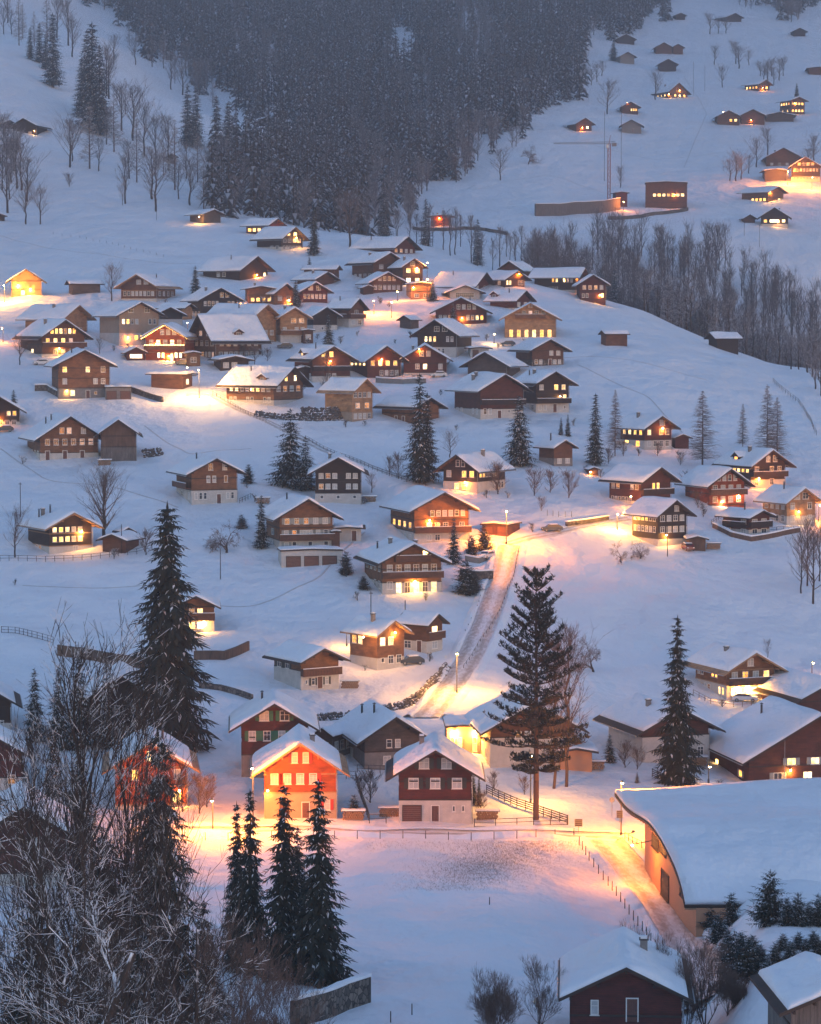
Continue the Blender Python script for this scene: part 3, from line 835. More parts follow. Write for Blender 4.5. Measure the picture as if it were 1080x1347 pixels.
h('dark chalet with lit corner windows and white basement', 600, 470, 47, 19, 30, 'R', 'dark', 0.42, 32, G='.dd./BL.d/.dd', SD='.d', chim=0, lamps=((566, 461, 160, SODIUM),), floors=2)
h('tiny log shed standing alone on the lamp lit slope', 540, 433, 13, 10, 12, 'R', 'grey', 0, 28, name='shed', chim=0)
h('small house with bright orange walls under the tall lamp', 541, 394, 24, 6, 19, 'L', 'light', 0, 8, G='ll', name='house', chim=0, oe=0.5, lamps=((544, 378, 160, SODIUM),))
h('brown chalet with snow hip left of the orange walled house', 489, 386, 37, 12, 15, 'L', 'brown', 0, 28, G='ddd/dd', chim=0, floors=1)
h('upper long chalet with middle gable near the forest', 491, 369, 38, 28, 24, 'L', 'brown', 0, 28, G='dd/d', SD='dd', chim=1)
h('upper chalet with two lit windows at its right gable', 530, 375, 26, 14, 25, 'L', 'brown', 0, 32, G='BL/LL/d', SD='d', chim=1)
h('topmost dark barn with long snowy roof below the forest', 516, 334, 30, 50, 9, 'L', 'red', 0, 28, G='ll', name='barn', chim=1)
h('dark timber chalet on white base at the upper hill shoulder', 370, 330, 28, 32, 18, 'L', 'dark', 0.3, 34, G='ddd/dd/L', SD='.d', chim=0, floors=2)
h('small chalet with lit veranda behind the hill shoulder chalet', 352, 309, 18, 28, 14, 'L', 'red', 0, 26, SD='LL', chim=0)
h('low barn under the bright lamp on the open left slope', 268, 294, 22, 18, 13, 'L', 'grey', 0, 20, name='barn', chim=0, lamps=((262, 285, 700, YEL),))
h('long dark barn with snowy roof and arched window', 315, 369, 37, 48, 16, 'L', 'dark', 0, 30, G='...B', SD='.d.', name='barn', chim=1)
h('long low grey shed left of the round bare tree', 95, 388, 4, 34, 14, 'R', 'grey', 0, 20, name='shed', chim=0, th=78)
h('ornate chalet with brown posts beside the round bare tree', 206, 397, 43, 23, 20, 'R', 'brown', 0.2, 29, G='dddd/.ll', SD='dd', chim=1, floors=1, trim='trim_light')
h('floodlit yellow hut at the far left of the hill', 15, 391, 36, 0, 22, 'L', 'light', 0, 33, G='B.', name='hut', chim=0, l=8, lamps=((24, 375, 1500, YEL), (40, 380, 900, YEL)))
h('tall pale plaster house with lit lower windows', 157, 455, 48, 24, 40, 'L', 'beige', 0.4, 27, G='.LL/Ld.d/d.d', SD='../.', name='house', chim=0, floors=2)
h('large brown chalet with twin rows of lit windows at the left', 55, 470, 52, 26, 27, 'L', 'brown', 0.15, 33, G='.ddd./LLLl./LLLlLL', SD='.B.', chim=1, bal=(1,), floors=2)
h('pinkish wood house tucked behind the twin row chalet', 81, 440, 31, 44, 22, 'L', 'light', 0, 30, G='d', SD='', name='house', chim=1, trim='trim_light')
h('square light wood chalet with lit cellar window', 77, 525, 62, 8, 44, 'L', 'mid', 0.3, 27, G='.L.Ds./d...ll/L..L.d', chim=1, l=12, lamps=((88, 514, 120, YEL),), floors=3, basem='concrete')
h('concrete double garage dug in beside the square wood chalet', 139, 526, 31, 2, 15, 'L', 'concrete', 0, 2, G='G-.G-', name='garage', chim=0, l=7, oe=0.2, og=0.3)
h('dark chalet with one lit window at the left edge', -25, 562, 50, 0, 24, 'L', 'dark', 0.3, 31, G='..ddd/..L', chim=0, l=9)
h('wide brown farmhouse with white base and two window rows', 53, 606, 76, 17, 32, 'L', 'mid', 0.3, 33, G='D.D.D./ddldll/.ll.l', SD='dd', chim=2, l=15, floors=2)
h('boarded barn with white band right of the wide farmhouse', 133, 608, 46, 0, 39, 'L', 'boards', 0.5, 35, name='barn', chim=0, l=11, basem='greyboards')
h('dark chalet with two rows of four lit windows at the left', 65, 729, 56, 28, 38, 'L', 'dark', 0.25, 27, G='..d./LLLll./LLLll.', SD='.l.', chim=3, floors=3, trim='trim_light')
h('small shed with snowy roof below the fan shaped tree', 165, 728, 30, 18, 18, 'R', 'brown', 0, 20, name='shed', chim=0)
h('tiny hut peeking behind the small shed', 160, 712, 16, 8, 12, 'L', 'dark', 0, 28, name='hut', chim=0)
h('plain wood barn house with white base on the open slope', 252, 664, 60, 20, 44, 'L', 'mid', 0.42, 27, G='ddd..D.dd/..ll.d./.d.d', SD='dd', bal=(), sbal=(1,), chim=1, floors=2)
h('yellow lit chalet with snowy dormer beside the bright path lamp', 360, 534, 36, 58, 28, 'L', 'mid', 0.25, 33, G='../ll/BB', SD='d.d.d/LlLl', chim=1, dormer=(0.25, False), floors=2, lamps=((330, 512, 260, YEL),))
h('low flat garage half buried above the bright path lamp', 240, 512, 12, 38, 18, 'L', 'brown', 0, 3, G='B', name='garage', chim=0, sn=0.7, oe=0.6, th=66)
h('festive chalet strung with glowing golden lights', 243, 476, 47, 12, 32, 'R', 'orange', 0, 30, G='.LCL/lLdLl/.lll', bal=(1,), chim=0, trim='trim_light', bright=True, floors=2, lamps=((206, 452, 300, YEL), (222, 468, 500, YEL), (240, 455, 200, YEL)))
h('steep gabled chalet with long window band right of the festive one', 284, 474, 28, 56, 28, 'R', 'brown', 0, 44, G='lll/ld/l', SD='dddd/dlllll', chim=0, dormer=(0.5, False), l=14, floors=2)
h('tiny red garage left of the festive chalet', 167, 474, 22, 3, 10, 'L', 'red', 0, 26, G='B-', name='garage', chim=0)
h('beige wood chalet with long side roof in the upper village', 327, 458, 34, 50, 38, 'L', 'light', 0.2, 30, G='dd/dd/.', SD='', chim=1, trim='trim_light')
h('beige wood chalet with balcony right of the long roofed one', 369, 451, 32, 11, 33, 'L', 'light', 0.3, 30, G='.D/d.dd/.ll', bal=(1,), chim=1, trim='trim_light')
h('dark chalet with white base in front of two orange lamps', 265, 420, 43, 17, 26, 'L', 'dark', 0.3, 28, G='sss/dd.d/.d', SD='ll', chim=1, floors=2)
h('small house with lamp lit end wall behind the beige roofs', 240, 421, 12, 26, 15, 'L', 'light', 0, 20, name='house', chim=0)
h('small dark gabled house with white lower wall by the beige roofs', 207, 430, 30, 6, 16, 'L', 'dark', 0.6, 26, G='', name='house', chim=0)
h('low house with two lit windows behind the orange lamps', 327, 399, 30, 4, 18, 'L', 'mid', 0, 10, G='LL', name='house', chim=1, lamps=((315, 394, 260, SODIUM),))
h('small gabled house beside the right orange lamp', 361, 401, 24, 20, 16, 'L', 'mid', 0, 33, G='d', SD='L', name='house', chim=0, lamps=((380, 395, 260, SODIUM),))
h('bright red chalet behind the slender conifer', 397, 398, 31, 12, 15, 'L', 'red', 0, 29, G='ddd/dd', chim=0, floors=1)
h('plain brown barn above the bright red chalet', 440, 372, 6, 40, 18, 'L', 'brown', 0, 24, name='barn', chim=0, th=70)
h('low roofed barn between the red chalet and the plain barn', 415, 378, 24, 24, 12, 'L', 'brown', 0, 26, name='barn', chim=1)
h('blackened chalet with white base left of the pink snow slope', 412, 438, 29, 14, 22, 'L', 'dark', 0.45, 30, G='sd/.', chim=0)
h('brown chalet on pale base facing the pink snow slope', 459, 431, 18, 24, 25, 'L', 'brown', 0.45, 38, G='dd/d', bal=(1,), sbal=(1,), chim=1)
h('reddish chalet with dormer and lit upper windows', 411, 503, 46, 22, 30, 'L', 'rust', 0.25, 29, G='.d./..../LL.', SD='d.d', dormer=(0.6, True), chim=1, bal=(1,), floors=2)
h('dark red chalet with five golden windows in the village', 483, 497, 41, 22, 24, 'L', 'rust', 0.0, 33, G='.dd/LLLL', SD='../LL', chim=0, floors=2)
h('broad rust chalet with lit window row right of the golden one', 531, 494, 52, 0, 22, 'L', 'rust', 0.15, 30, G='.lL.d/.ll.', chim=2, l=12, floors=1)
h('pale wood house above the long wall of rocks', 463, 555, 25, 33, 40, 'L', 'light', 0.3, 34, G='dd/l/dd', SD='', name='house', chim=0, trim='trim_light', basem='beige')
h('low barn with red brown door panels behind the double spruce', 545, 558, 30, 40, 22, 'L', 'mid', 0, 26, SD='.DD.', name='barn', chim=0, gm='door_brown', l=12, zfix=None)
h('big blank snow roofed farmhouse at the upper centre', 622, 382, 20, 44, 8, 'L', 'red', 0, 34, G='d', name='farmhouse', chim=3)
h('low hipped house with wide dark window below the blank roof', 592, 392, 36, 4, 8, 'L', 'white', 0, 20, G='c-', name='house', chim=0, floors=1)
h('small brown chalet at the top of the right hand village roofs', 686, 364, 28, 14, 10, 'R', 'brown', 0, 32, G='ld', chim=0)
h('chalet with one glowing window in the right hand village', 664, 378, 26, 26, 12, 'L', 'brown', 0, 28, G='L.d', SD='l', chim=0, floors=1)
h('long dark building with two bright windows at the village end', 757, 386, 10, 50, 22, 'L', 'dark', 0.2, 28, SD='ddd../..LBl', name='building', chim=0, th=72, floors=2)
h('last red chalet at the village end with a yellow lit porch', 763, 394, 31, 4, 20, 'L', 'red', 0, 32, G='d.B/ll', chim=0, l=9, lamps=((789, 388, 260, YEL),))
h('lone small barn on the open snow right of the village', 797, 455, 6, 26, 15, 'R', 'brown', 0, 28, name='barn', chim=0, th=60)
h('lone small barn nearest the ravine forest', 943, 458, 10, 26, 13, 'R', 'dark', 0, 28, name='barn', chim=0, th=60)
# right-hand cluster
h('upper right cluster chalet with four bright windows', 848, 592, 35, 32, 31, 'L', 'red', 0.4, 30, G='dd/L.ld/.d', SD='L/LL', chim=1, floors=2)
h('tiny red annex right of the bright windowed chalet', 888, 590, 18, 10, 14, 'L', 'red', 0, 20, name='shed', chim=0)
h('red brown chalet with side lamp and lit upper balcony door', 843, 669, 39, 42, 38, 'L', 'rust', 0.25, 30, G='.L./.L.', SD='ddd./l.l/', bal=(1,), chim=0, floors=2, lamps=((830, 653, 400, SODIUM),))
h('tall dark log chalet on stilts with small barn wing', 865, 719, 38, 34, 44, 'L', 'dark', 0.22, 34, G='../ddld/dldl/.d', SD='../lld/LLd', chim=0, floors=3)
h('boarded shed leaning at the tall dark log chalet', 906, 724, 22, 3, 15, 'L', 'boards', 0, 14, name='shed', chim=0)
h('orange glowing chalet between the dark chalets at the right', 933, 665, 46, 32, 30, 'L', 'orange', 0.0, 33, G='llll/dddd/dd', SD='', bal=(1,), chim=0, floors=2, lamps=((950, 660, 200, PINK), (972, 652, 200, PINK)))
h('uppermost right chalet with snowy dormer and lit windows', 988, 643, 44, 38, 33, 'L', 'dark', 0.35, 32, G='d.d./l.ll/.ll', SD='d.d/LLL', bal=(1,), dormer=(0.55, True), chim=1, floors=2)
h('cream coloured chalet with white base at the far right', 1035, 691, 37, 32, 33, 'L', 'light', 0.36, 33, G='d.l/d.d/d', SD='dd/dd', chim=1, trim='trim_light', lamps=((1051, 673, 160, YEL),))
h('low brown chalet on a fenced terrace in the right cluster', 985, 706, 27, 34, 26, 'L', 'rust', 0.35, 20, G='dd/ll', SD='d.d/..d', chim=1, floors=2, sbal=(1,), bal=(1,))
h('little orange lit tool shed in the snowy bushes', 775, 625, 12, 4, 7, 'L', 'mid', 0, 20, name='shed', chim=0, lamps=((777, 621, 60, SODIUM),))
# far right hill
h('flat roofed wood building with a lit window strip', 849, 273, 54, 0, 32, 'L', 'brown', 0, 3, G='......../.LLLLLLL', name='building', chim=0, l=14, floors=3, oe=0.3, og=0.5)
h('floodlit chapel hut on a stone terrace below the far hill', 567, 298, 26, 0, 13, 'L', 'orange', 0, 6, G='', name='hut', chim=1, l=7, lamps=((578, 287, 500, SODIUM),))
h('large gabled farmhouse behind the lit yard at the far right', 1008, 219, 44, 4, 12, 'L', 'brown', 0, 28, G='dd', name='farmhouse', chim=1)
h('grey garage with snowy roof at the lit yard', 1006, 239, 28, 3, 14, 'L', 'grey', 0, 8, name='garage', chim=0)
h('dark chalet with many small windows at the lit yard', 1041, 239, 37, 0, 20, 'L', 'dark', 0.3, 32, G='dddd/dldl/dd', chim=0, l=11, floors=2)
h('floodlit yellow stable below the lit yard', 1010, 266, 20, 34, 14, 'L', 'mid', 0, 20, G='B', SD='.LL', name='stable', chim=0, lamps=((1014, 252, 1500, YEL),))
h('symmetric little chalet with bright windows under the yellow stable', 1001, 297, 35, 0, 12, 'L', 'dark', 0.2, 32, G='LB-L', chim=1, l=9, floors=1)
h('tiny barn left of the symmetric little chalet', 979, 293, 14, 4, 6, 'L', 'brown', 0, 30, name='barn', chim=0)
h('hillside chalet with one bright window near the forest edge', 758, 173, 20, 12, 11, 'L', 'brown', 0, 30, G='B', chim=0, floors=1)
h('small hut with lit doorway left of the crane mast', 819, 149, 20, 4, 9, 'L', 'brown', 0, 28, G='.BL', name='hut', chim=0, floors=1)
h('plain stone barn below the small lit doorway hut', 818, 174, 25, 0, 9, 'L', 'concrete', 0, 28, G='.D.', name='barn', chim=0, l=9)
h('high dark barn nearest the forest at the top', 812, 57, 22, 4, 6, 'L', 'dark', 0, 26, name='barn', chim=0)
h('pale stone barn under the high dark barn', 816, 83, 18, 6, 9, 'L', 'concrete', 0, 28, name='barn', chim=0)
h('left one of two adjoining upland barns', 863, 71, 20, 3, 9, 'L', 'brown', 0, 28, name='barn', chim=0)
h('right one of two adjoining upland barns', 885, 71, 13, 3, 9, 'L', 'brown', 0, 28, name='barn', chim=0)
h('single dark upland barn above the floodlit chalet', 868, 94, 21, 3, 10, 'L', 'dark', 0, 28, name='barn', chim=0)
h('steep floodlit chalet high on the right hill', 878, 129, 26, 20, 8, 'L', 'mid', 0, 38, G='BL', SD='LL', chim=1, floors=1, lamps=((894, 119, 300, YEL), (880, 124, 150, YEL)))
h('long dark barn just under the upper right wood', 956, 29, 19, 16, 7, 'L', 'dark', 0, 22, name='barn', chim=0)
h('small dark barn alone near the top right corner', 1044, 48, 15, 4, 7, 'L', 'dark', 0, 26, name='barn', chim=0)
h('cropped low barn at the right edge of the upper hill', 1064, 98, 26, 2, 8, 'L', 'brown', 0, 6, name='barn', chim=0)
h('chalet with glowing bay below the upper bare grove', 998, 120, 14, 18, 10, 'L', 'brown', 0, 26, G='B', SD='LL', chim=0, floors=1)
h('hill chalet with five lit windows beside a small spruce', 1040, 150, 18, 14, 18, 'L', 'brown', 0, 20, G='LL/LL', SD='L/LL', chim=0, floors=2)
h('left gabled barn of the linked hill farm', 944, 164, 28, 4, 11, 'L', 'brown', 0, 26, G='.L', name='barn', chim=0, floors=1)
h('middle gabled barn of the linked hill farm with a lamp', 975, 163, 30, 2, 11, 'L', 'brown', 0, 26, name='barn', chim=0, lamps=((988, 158, 300, SODIUM),))
h('low right wing of the linked hill farm', 1007, 160, 36, 2, 8, 'L', 'grey', 0, 12, name='barn', chim=0)
h('little hut at the top edge beside the forest', 889, 26, 12, 4, 6, 'L', 'dark', 0, 22, name='hut', chim=0)
h('tiny barn in a clearing of the top wood', 1042, 16, 10, 3, 4, 'L', 'dark', 0, 20, name='barn', chim=0) if False else None
# left hill
h('lone chalet with lit end on the steep left hill', 48, 178, 30, 14, 13, 'R', 'dark', 0, 28, G='l', chim=0, lamps=((45, 172, 60, WARM),))
h('small dark hut left of the lone hill chalet', 4, 169, 14, 10, 7, 'L', 'dark', 0, 24, name='hut', chim=0)
h('dark hut half hidden at the forest edge', 343, 166, 18, 5, 8, 'L', 'dark', 0, 28, name='hut', chim=0)
h('hut hidden among the frosted left trees', 219, 214, 13, 4, 8, 'L', 'grey', 0, 28, name='hut', chim=0)
h('low hut cut off at the left edge above the slope', -8, 290, 14, 6, 6, 'L', 'dark', 0, 16, name='hut', chim=0)

h('low annex with snowy roof in front of the steep gabled chalet', 290, 488, 34, 8, 14, 'L', 'dark', 0, 12, name='annex', G='dd.', chim=0, sn=0.5)
h('amber lit lean to between the festive and steep gabled chalets', 246, 482, 16, 3, 16, 'L', 'mid', 0, 10, name='annex', G='d', chim=0)
h('white carport joined to the dark chalet with lit corner windows', 619, 471, 22, 3, 12, 'L', 'white', 0, 4, name='carport', G='G.', chim=0)
h('small dark extension left of the reddish dormer chalet', 392, 500, 16, 4, 14, 'L', 'dark', 0, 16, name='annex', chim=0)
h('veranda wing right of the beige balcony chalet', 399, 452, 12, 3, 16, 'L', 'brown', 0, 8, name='annex', G='d', chim=0)
h('snowy roofed store beside the brown chalet with snow hip', 478, 388, 12, 4, 9, 'L', 'dark', 0, 20, name='shed', chim=0)
h('shed roofed wing on the right of the amber wood chalet', 437, 722, 10, 3, 22, 'L', 'brown', 0, 8, name='annex', chim=0)
# ---------------------------------------------------------------- trees
def np_mesh(name, V, Q, mi, mats, smooth=False):
    """V (n,3), Q (m,k) faces of one size"""
    me = bpy.data.meshes.new(name)
    V = np.asarray(V, np.float32); Q = np.asarray(Q, np.int32)
    me.vertices.add(len(V)); me.vertices.foreach_set('co', V.ravel())
    me.loops.add(Q.size); me.loops.foreach_set('vertex_index', Q.ravel())
    me.polygons.add(len(Q)); me.polygons.foreach_set('loop_start', np.arange(0, Q.size, Q.shape[1], dtype=np.int32))
    if mi is not None and len(mats) > 1: me.polygons.foreach_set('material_index', np.asarray(mi, np.int32))
    if smooth: me.polygons.foreach_set('use_smooth', np.ones(len(Q), bool))
    me.update(calc_edges=True); me.validate()
    for m in mats: me.materials.append(MATS[m])
    return me

class Kites:
    """flat leaf-like blades: base point, direction, length, width, side vector"""
    def __init__(s): s.v, s.m = [], []
    def add(s, p, d, side, ln, wd, m=0, droop=0.0, mid=0.45):
        p = np.array(p); d = np.array(d); side = np.array(side)
        c = p + d * ln * mid + np.array((0, 0, droop * ln * 0.3)); e = p + d * ln - np.array((0, 0, droop * ln))
        s.v += [p, c - side * wd / 2, e, c + side * wd / 2]; s.m.append(m)
    def arrays(s):
        V = np.array(s.v, np.float32); n = len(s.m)
        return V, np.arange(4 * n, dtype=np.int32).reshape(n, 4), np.array(s.m, np.int32)

def conifer_arrays(seed, whorls=26, nbr=7, rad=0.2, twigs=0, snow=0.5, shape=0.85, base=0.06, droop=0.25, ragged=0.25, fill=1.0, up=0.0):
    """unit-height spruce crown: blades on branches; material 0 needles, 1 snow"""
    r = random.Random(seed); K = Kites()
    for i in range(whorls):
        t = (i + r.random() * 0.6) / whorls
        z = base + (0.985 - base) * t
        R0 = rad * (1 - t) ** shape + 0.012
        nb = max(4, int(nbr * (1 - 0.45 * t)))
        a0 = r.random() * 6.28
        for j in range(nb):
            if r.random() > fill: continue
            a = a0 + 6.283 * j / nb + r.uniform(-0.3, 0.3)
            L = R0 * r.uniform(1 - ragged, 1 + ragged * 0.6)
            d0 = np.array((math.cos(a), math.sin(a), up * r.uniform(0.5, 1.3) + (0.35 if t > 0.9 else 0)))
            sd = np.array((-math.sin(a), math.cos(a), 0.0))
            dr = droop * r.uniform(0.6, 1.4)
            p0 = np.array((0, 0, min(0.99, z + r.uniform(-0.5, 0.5) * (1 - base) / whorls)))
            if twigs == 0:
                K.add(p0, d0, sd, L, L * 0.45 + 0.008, 0, dr)
                # hanging needles below the branch make it read thick from the side
                K.add(p0 + np.array((0, 0, -0.002)), d0, np.array((0, 0, 1.0)), L * 0.95, L * 0.22 + 0.006, 0, dr)
                if r.random() < snow:
                    K.add(p0 + np.array((0, 0, 0.005)) + d0 * L * 0.25, d0, sd, L * 0.7, L * 0.36 + 0.004, 1, dr)
            else:
                n = max(2, int(twigs * (L / rad) + 1.5))
                for q in range(n + 1):
                    u = (q + 0.6) / (n + 0.6)
                    zz = dr * L * (0.3 * math.sin(u * 3.0) * 0.3 - u * u)
                    p = p0 + d0 * L * u * 0.92 + np.array((0, 0, zz))
                    tl = L * 0.36 * (1.15 - u) + 0.016
                    for sgn in (-1, 1):
                        ang = r.uniform(0.6, 1.0) * sgn
                        dd = np.array((math.cos(a + ang), math.sin(a + ang), -0.35 - 0.5 * r.random() + up))
                        s2 = np.array((-math.sin(a + ang), math.cos(a + ang), 0.25 * r.uniform(-1, 1)))
                        K.add(p, dd, s2, tl * r.uniform(0.7, 1.2), tl * 0.3 + 0.003, 0, 0.2)
                        if r.random() < snow * 0.5:
                            K.add(p + np.array((0, 0, 0.0025)), dd * np.array((1, 1, 0.8)), s2 * np.array((1, 1, 0.2)), tl * 0.75, tl * 0.24 + 0.002, 1, 0.18)
                    if u > 0.75:
                        K.add(p, np.array((math.cos(a), math.sin(a), -0.2 + up)), sd, 0.03 + L * 0.15, 0.012 + L * 0.04, 0, 0.1)
                # the hanging curtain
                for q in range(n):
                    u = (q + r.random()) / n
                    p = p0 + d0 * L * u * 0.85 + np.array((0, 0, -dr * L * u * u))
                    K.add(p, np.array((0.25 * math.cos(a), 0.25 * math.sin(a), -1.0)), sd, 0.018 + L * 0.16, 0.01 + L * 0.06, 0, 0)
    K.add((0, 0, 0.95), (0, 0, 1.0), (1.0, 0, 0), 0.055, 0.012); K.add((0, 0, 0.95), (0, 0, 1.0), (0, 1.0, 0), 0.055, 0.012)
    return K.arrays()

def trunk_mesh(name, r0, top=0.97, mat='bark_dark', k=7, bend=0.0, seed=0):
    b = MB(); rr = random.Random(seed); n = 6; pts = []
    for i in range(n + 1):
        t = i / n
        pts.append((bend * math.sin(t * 2.5 + seed) * rr.uniform(0.5, 1), bend * math.cos(t * 3 + seed) * 0.5, t * top))
    pts[0] = (0, 0, -0.12)
    for i in range(n):
        b.tube(pts[i], pts[i + 1], r0 * (1 - 0.92 * i / n), r0 * (1 - 0.92 * (i + 1) / n), k)
    return b.mesh(name, [mat], True)

def tubes_arrays(segs, k=3):
    """segs: list of (p0, p1, r0, r1); thin prisms, joined"""
    A = np.array([s[0] for s in segs], np.float64); B = np.array([s[1] for s in segs], np.float64)
    ra = np.array([s[2] for s in segs])[:, None]; rb = np.array([s[3] for s in segs])[:, None]
    d = B - A; d /= np.maximum(np.linalg.norm(d, axis=1, keepdims=True), 1e-9)
    ref = np.tile(np.array([[0, 0, 1.0]]), (len(segs), 1)); ref[np.abs(d[:, 2]) > 0.93] = (1, 0, 0)
    u = np.cross(d, ref); u /= np.maximum(np.linalg.norm(u, axis=1, keepdims=True), 1e-9)
    w = np.cross(u, d)
    V = np.empty((len(segs), 2 * k, 3))
    for i in range(k):
        a = 2 * math.pi * i / k + math.pi / 2
        o = u * math.cos(a) + w * math.sin(a)
        V[:, i] = A + o * ra; V[:, k + i] = B + o * rb
    base = (np.arange(len(segs)) * 2 * k)[:, None]
    Q = []
    for i in range(k):
        j = (i + 1) % k
        Q.append(np.concatenate([base + i, base + j, base + k + j, base + k + i], 1))
    return V.reshape(-1, 3), np.concatenate(Q, 0)

def bare_tree_segs(seed, levels=5, spread=0.5, upright=0.5, trunk=0.25, kids=(4, 6), r0=0.022, ratio=0.62, wiggle=0.15, leader=True, droop=0.0, minr=0.0008, stems=1):
    """unit-height leafless tree as (trunk segments, branch segments)"""
    r = random.Random(seed); T, B = [], []
    def grow(p, d, L, rad, lev):
        n = 3 if lev < 3 else 2
        pts = [np.array(p)]; dd = np.array(d)
        for i in range(n):
            dd = dd + np.array([r.uniform(-wiggle, wiggle) for _ in range(3)])
            if lev > 0: dd[2] += (upright * 0.25 - droop * 0.3 * lev / levels)
            dd /= np.linalg.norm(dd)
            q = pts[-1] + dd * L / n
            ra = rad * (1 - 0.55 * i / n); rb = rad * (1 - 0.55 * (i + 1) / n)
            (T if lev == 0 else B).append((pts[-1], q, ra, rb))
            pts.append(q)
        if lev >= levels: return
        k = r.randint(*kids) if lev > 0 else r.randint(kids[0] + 1, kids[1] + 3)
        for c in range(k):
            t = r.uniform(0.35, 1.0) if lev > 0 else r.uniform(0.12, 1.0)
            i = min(n - 1, int(t * n)); f = t * n - i
            bp = pts[i] * (1 - f) + pts[i + 1] * f
            a = r.random() * 6.283
            ax = pts[i + 1] - pts[i]; ax /= np.linalg.norm(ax)
            u = np.cross(ax, (0.3, 0.5, 0.81)); u /= np.linalg.norm(u); w = np.cross(ax, u)
            sp = spread * r.uniform(0.6, 1.4)
            nd = ax * math.cos(sp) + (u * math.cos(a) + w * math.sin(a)) * math.sin(sp)
            nl = L * ratio * r.uniform(0.75, 1.2) * (1.25 if lev == 0 and not leader else 1)
            if lev == 0: nl = (1.0 - trunk) * ratio * r.uniform(0.6, 1.1) * (1.1 - 0.5 * t)
            grow(bp, nd, nl, max(minr, rad * 0.55 * (1 - 0.4 * t)), lev + 1)
        # the leader carries on
        if lev > 0 or not leader: grow(pts[-1], dd, L * 0.55 if lev else (1 - trunk) * 0.5, max(minr, rad * 0.42), lev + 1)
    for s in range(stems):
        d = np.array((r.uniform(-1, 1) * 0.12 * (stems > 1) * 3, r.uniform(-1, 1) * 0.12 * (stems > 1) * 3, 1.0)); d /= np.linalg.norm(d)
        grow((r.uniform(-0.02, 0.02) * (stems > 1), r.uniform(-0.02, 0.02) * (stems > 1), -0.03), d, (trunk if not leader else 0.8), r0 / math.sqrt(stems), 0)
    z = max(s[1][2] for s in B); k = 1.0 / z
    sc = lambda L: [(a * k, b * k, c * k, e * k) for a, b, c, e in L]
    return sc(T), sc(B)

def bare_mesh(seed, tmat='bark_dark', bmat='bark_birch', k=3, **kw):
    T, B = bare_tree_segs(seed, **kw)
    tv, tq = tubes_arrays(T, 6); bv, bq = tubes_arrays(B, k)
    return np_mesh('trunk', tv, tq, None, [tmat], True), np_mesh('crown', bv, bq, None, [bmat]), len(B)

def spruce_mesh(seed, tr=0.012, mats=('needles', 'snow_tree'), **kw):
    V, Q, m = conifer_arrays(seed, **kw)
    return trunk_mesh('trunk', tr, seed=seed), np_mesh('crown', V, Q, m, list(mats))

def decid_segs(seed, n1=24, n2=5, n3=3, cb=0.25, width=0.3, ang=0.7, rmin=0.002, r0=0.016):
    """unit-height leafless tree with a rounded crown of fine twigs"""
    r = random.Random(seed); T = []; B = []
    n = 8; pts = [np.array((0, 0, -0.04))]
    for i in range(1, n + 1):
        pts.append(np.array((r.uniform(-1, 1) * 0.018, r.uniform(-1, 1) * 0.018, i / n * 0.97)))
    rad = lambda t: r0 * (1 - t) ** 0.8 + rmin
    for i in range(n): T.append((pts[i], pts[i + 1], rad(i / n), rad((i + 1) / n)))
    def along(P, u):
        k = min(len(P) - 2, int(u * (len(P) - 1))); f = u * (len(P) - 1) - k
        return P[k] * (1 - f) + P[k + 1] * f
    for i in range(n1):
        t = cb + (0.97 - cb) * ((i + r.random()) / n1) ** 0.9
        v = (t - cb) / (1 - cb)
        env = math.sqrt(max(0.03, 1 - (v * 1.25 - 0.35) ** 2 / 0.85)) if v > 0 else 0.4
        L = width * env * r.uniform(0.7, 1.25)
        a = r.random() * 6.283; an = ang * r.uniform(0.75, 1.2) * (1.15 - 0.6 * v)
        d = np.array((math.cos(a) * math.sin(an), math.sin(a) * math.sin(an), math.cos(an)))
        L = L / max(0.45, math.sin(an)); L = min(L, (1.0 - t) * 1.15 / max(0.3, d[2]) + 0.05)
        p = along(pts, t); P = [p]; rr = rad(t) * 0.5
        for q in range(4):
            d = d + np.array((r.uniform(-.14, .14), r.uniform(-.14, .14), 0.07)); d /= np.linalg.norm(d)
            P.append(P[-1] + d * L / 4)
            B.append((P[-2], P[-1], max(rmin, rr * (1 - q * 0.2)), max(rmin, rr * (0.8 - q * 0.2))))
        for c in range(n2):
            u = r.uniform(0.2, 1.0); b = along(P, u); a2 = r.random() * 6.283
            d2 = d * 0.8 + np.array((math.cos(a2), math.sin(a2), r.uniform(-0.2, 0.5))) * 0.62; d2 /= np.linalg.norm(d2)
            L2 = L * r.uniform(0.28, 0.5); e = b + d2 * L2 * 0.5; f = e + (d2 + np.array((0, 0, 0.2))) * L2 * 0.5
            B.append((b, e, rmin, rmin * 0.8)); B.append((e, f, rmin * 0.8, rmin * 0.5))
            for g in range(n3):
                s = b + (f - b) * r.uniform(0.2, 1); a3 = r.random() * 6.283
                d3 = d2 * 0.7 + np.array((math.cos(a3), math.sin(a3), r.uniform(-0.1, 0.6))) * 0.6
                B.append((s, s + d3 * L2 * 0.42, rmin * 0.65, rmin * 0.35))
    zm = max(max(s[0][2], s[1][2]) for s in B); kk = 1.0 / zm
    T = [(a * kk, b * kk, c, d) for a, b, c, d in T]; B = [(a * kk, b * kk, c, d) for a, b, c, d in B]
    return T, B
def decid_mesh(seed, tmat='bark_dark', bmat='twig_frosted', **kw):
    T, B = decid_segs(seed, **kw)
    tv, tq = tubes_arrays(T, 6); bv, bq = tubes_arrays(B, 3)
    return np_mesh('trunk', tv, tq, None, [tmat], True), np_mesh('crown', bv, bq, None, [bmat])

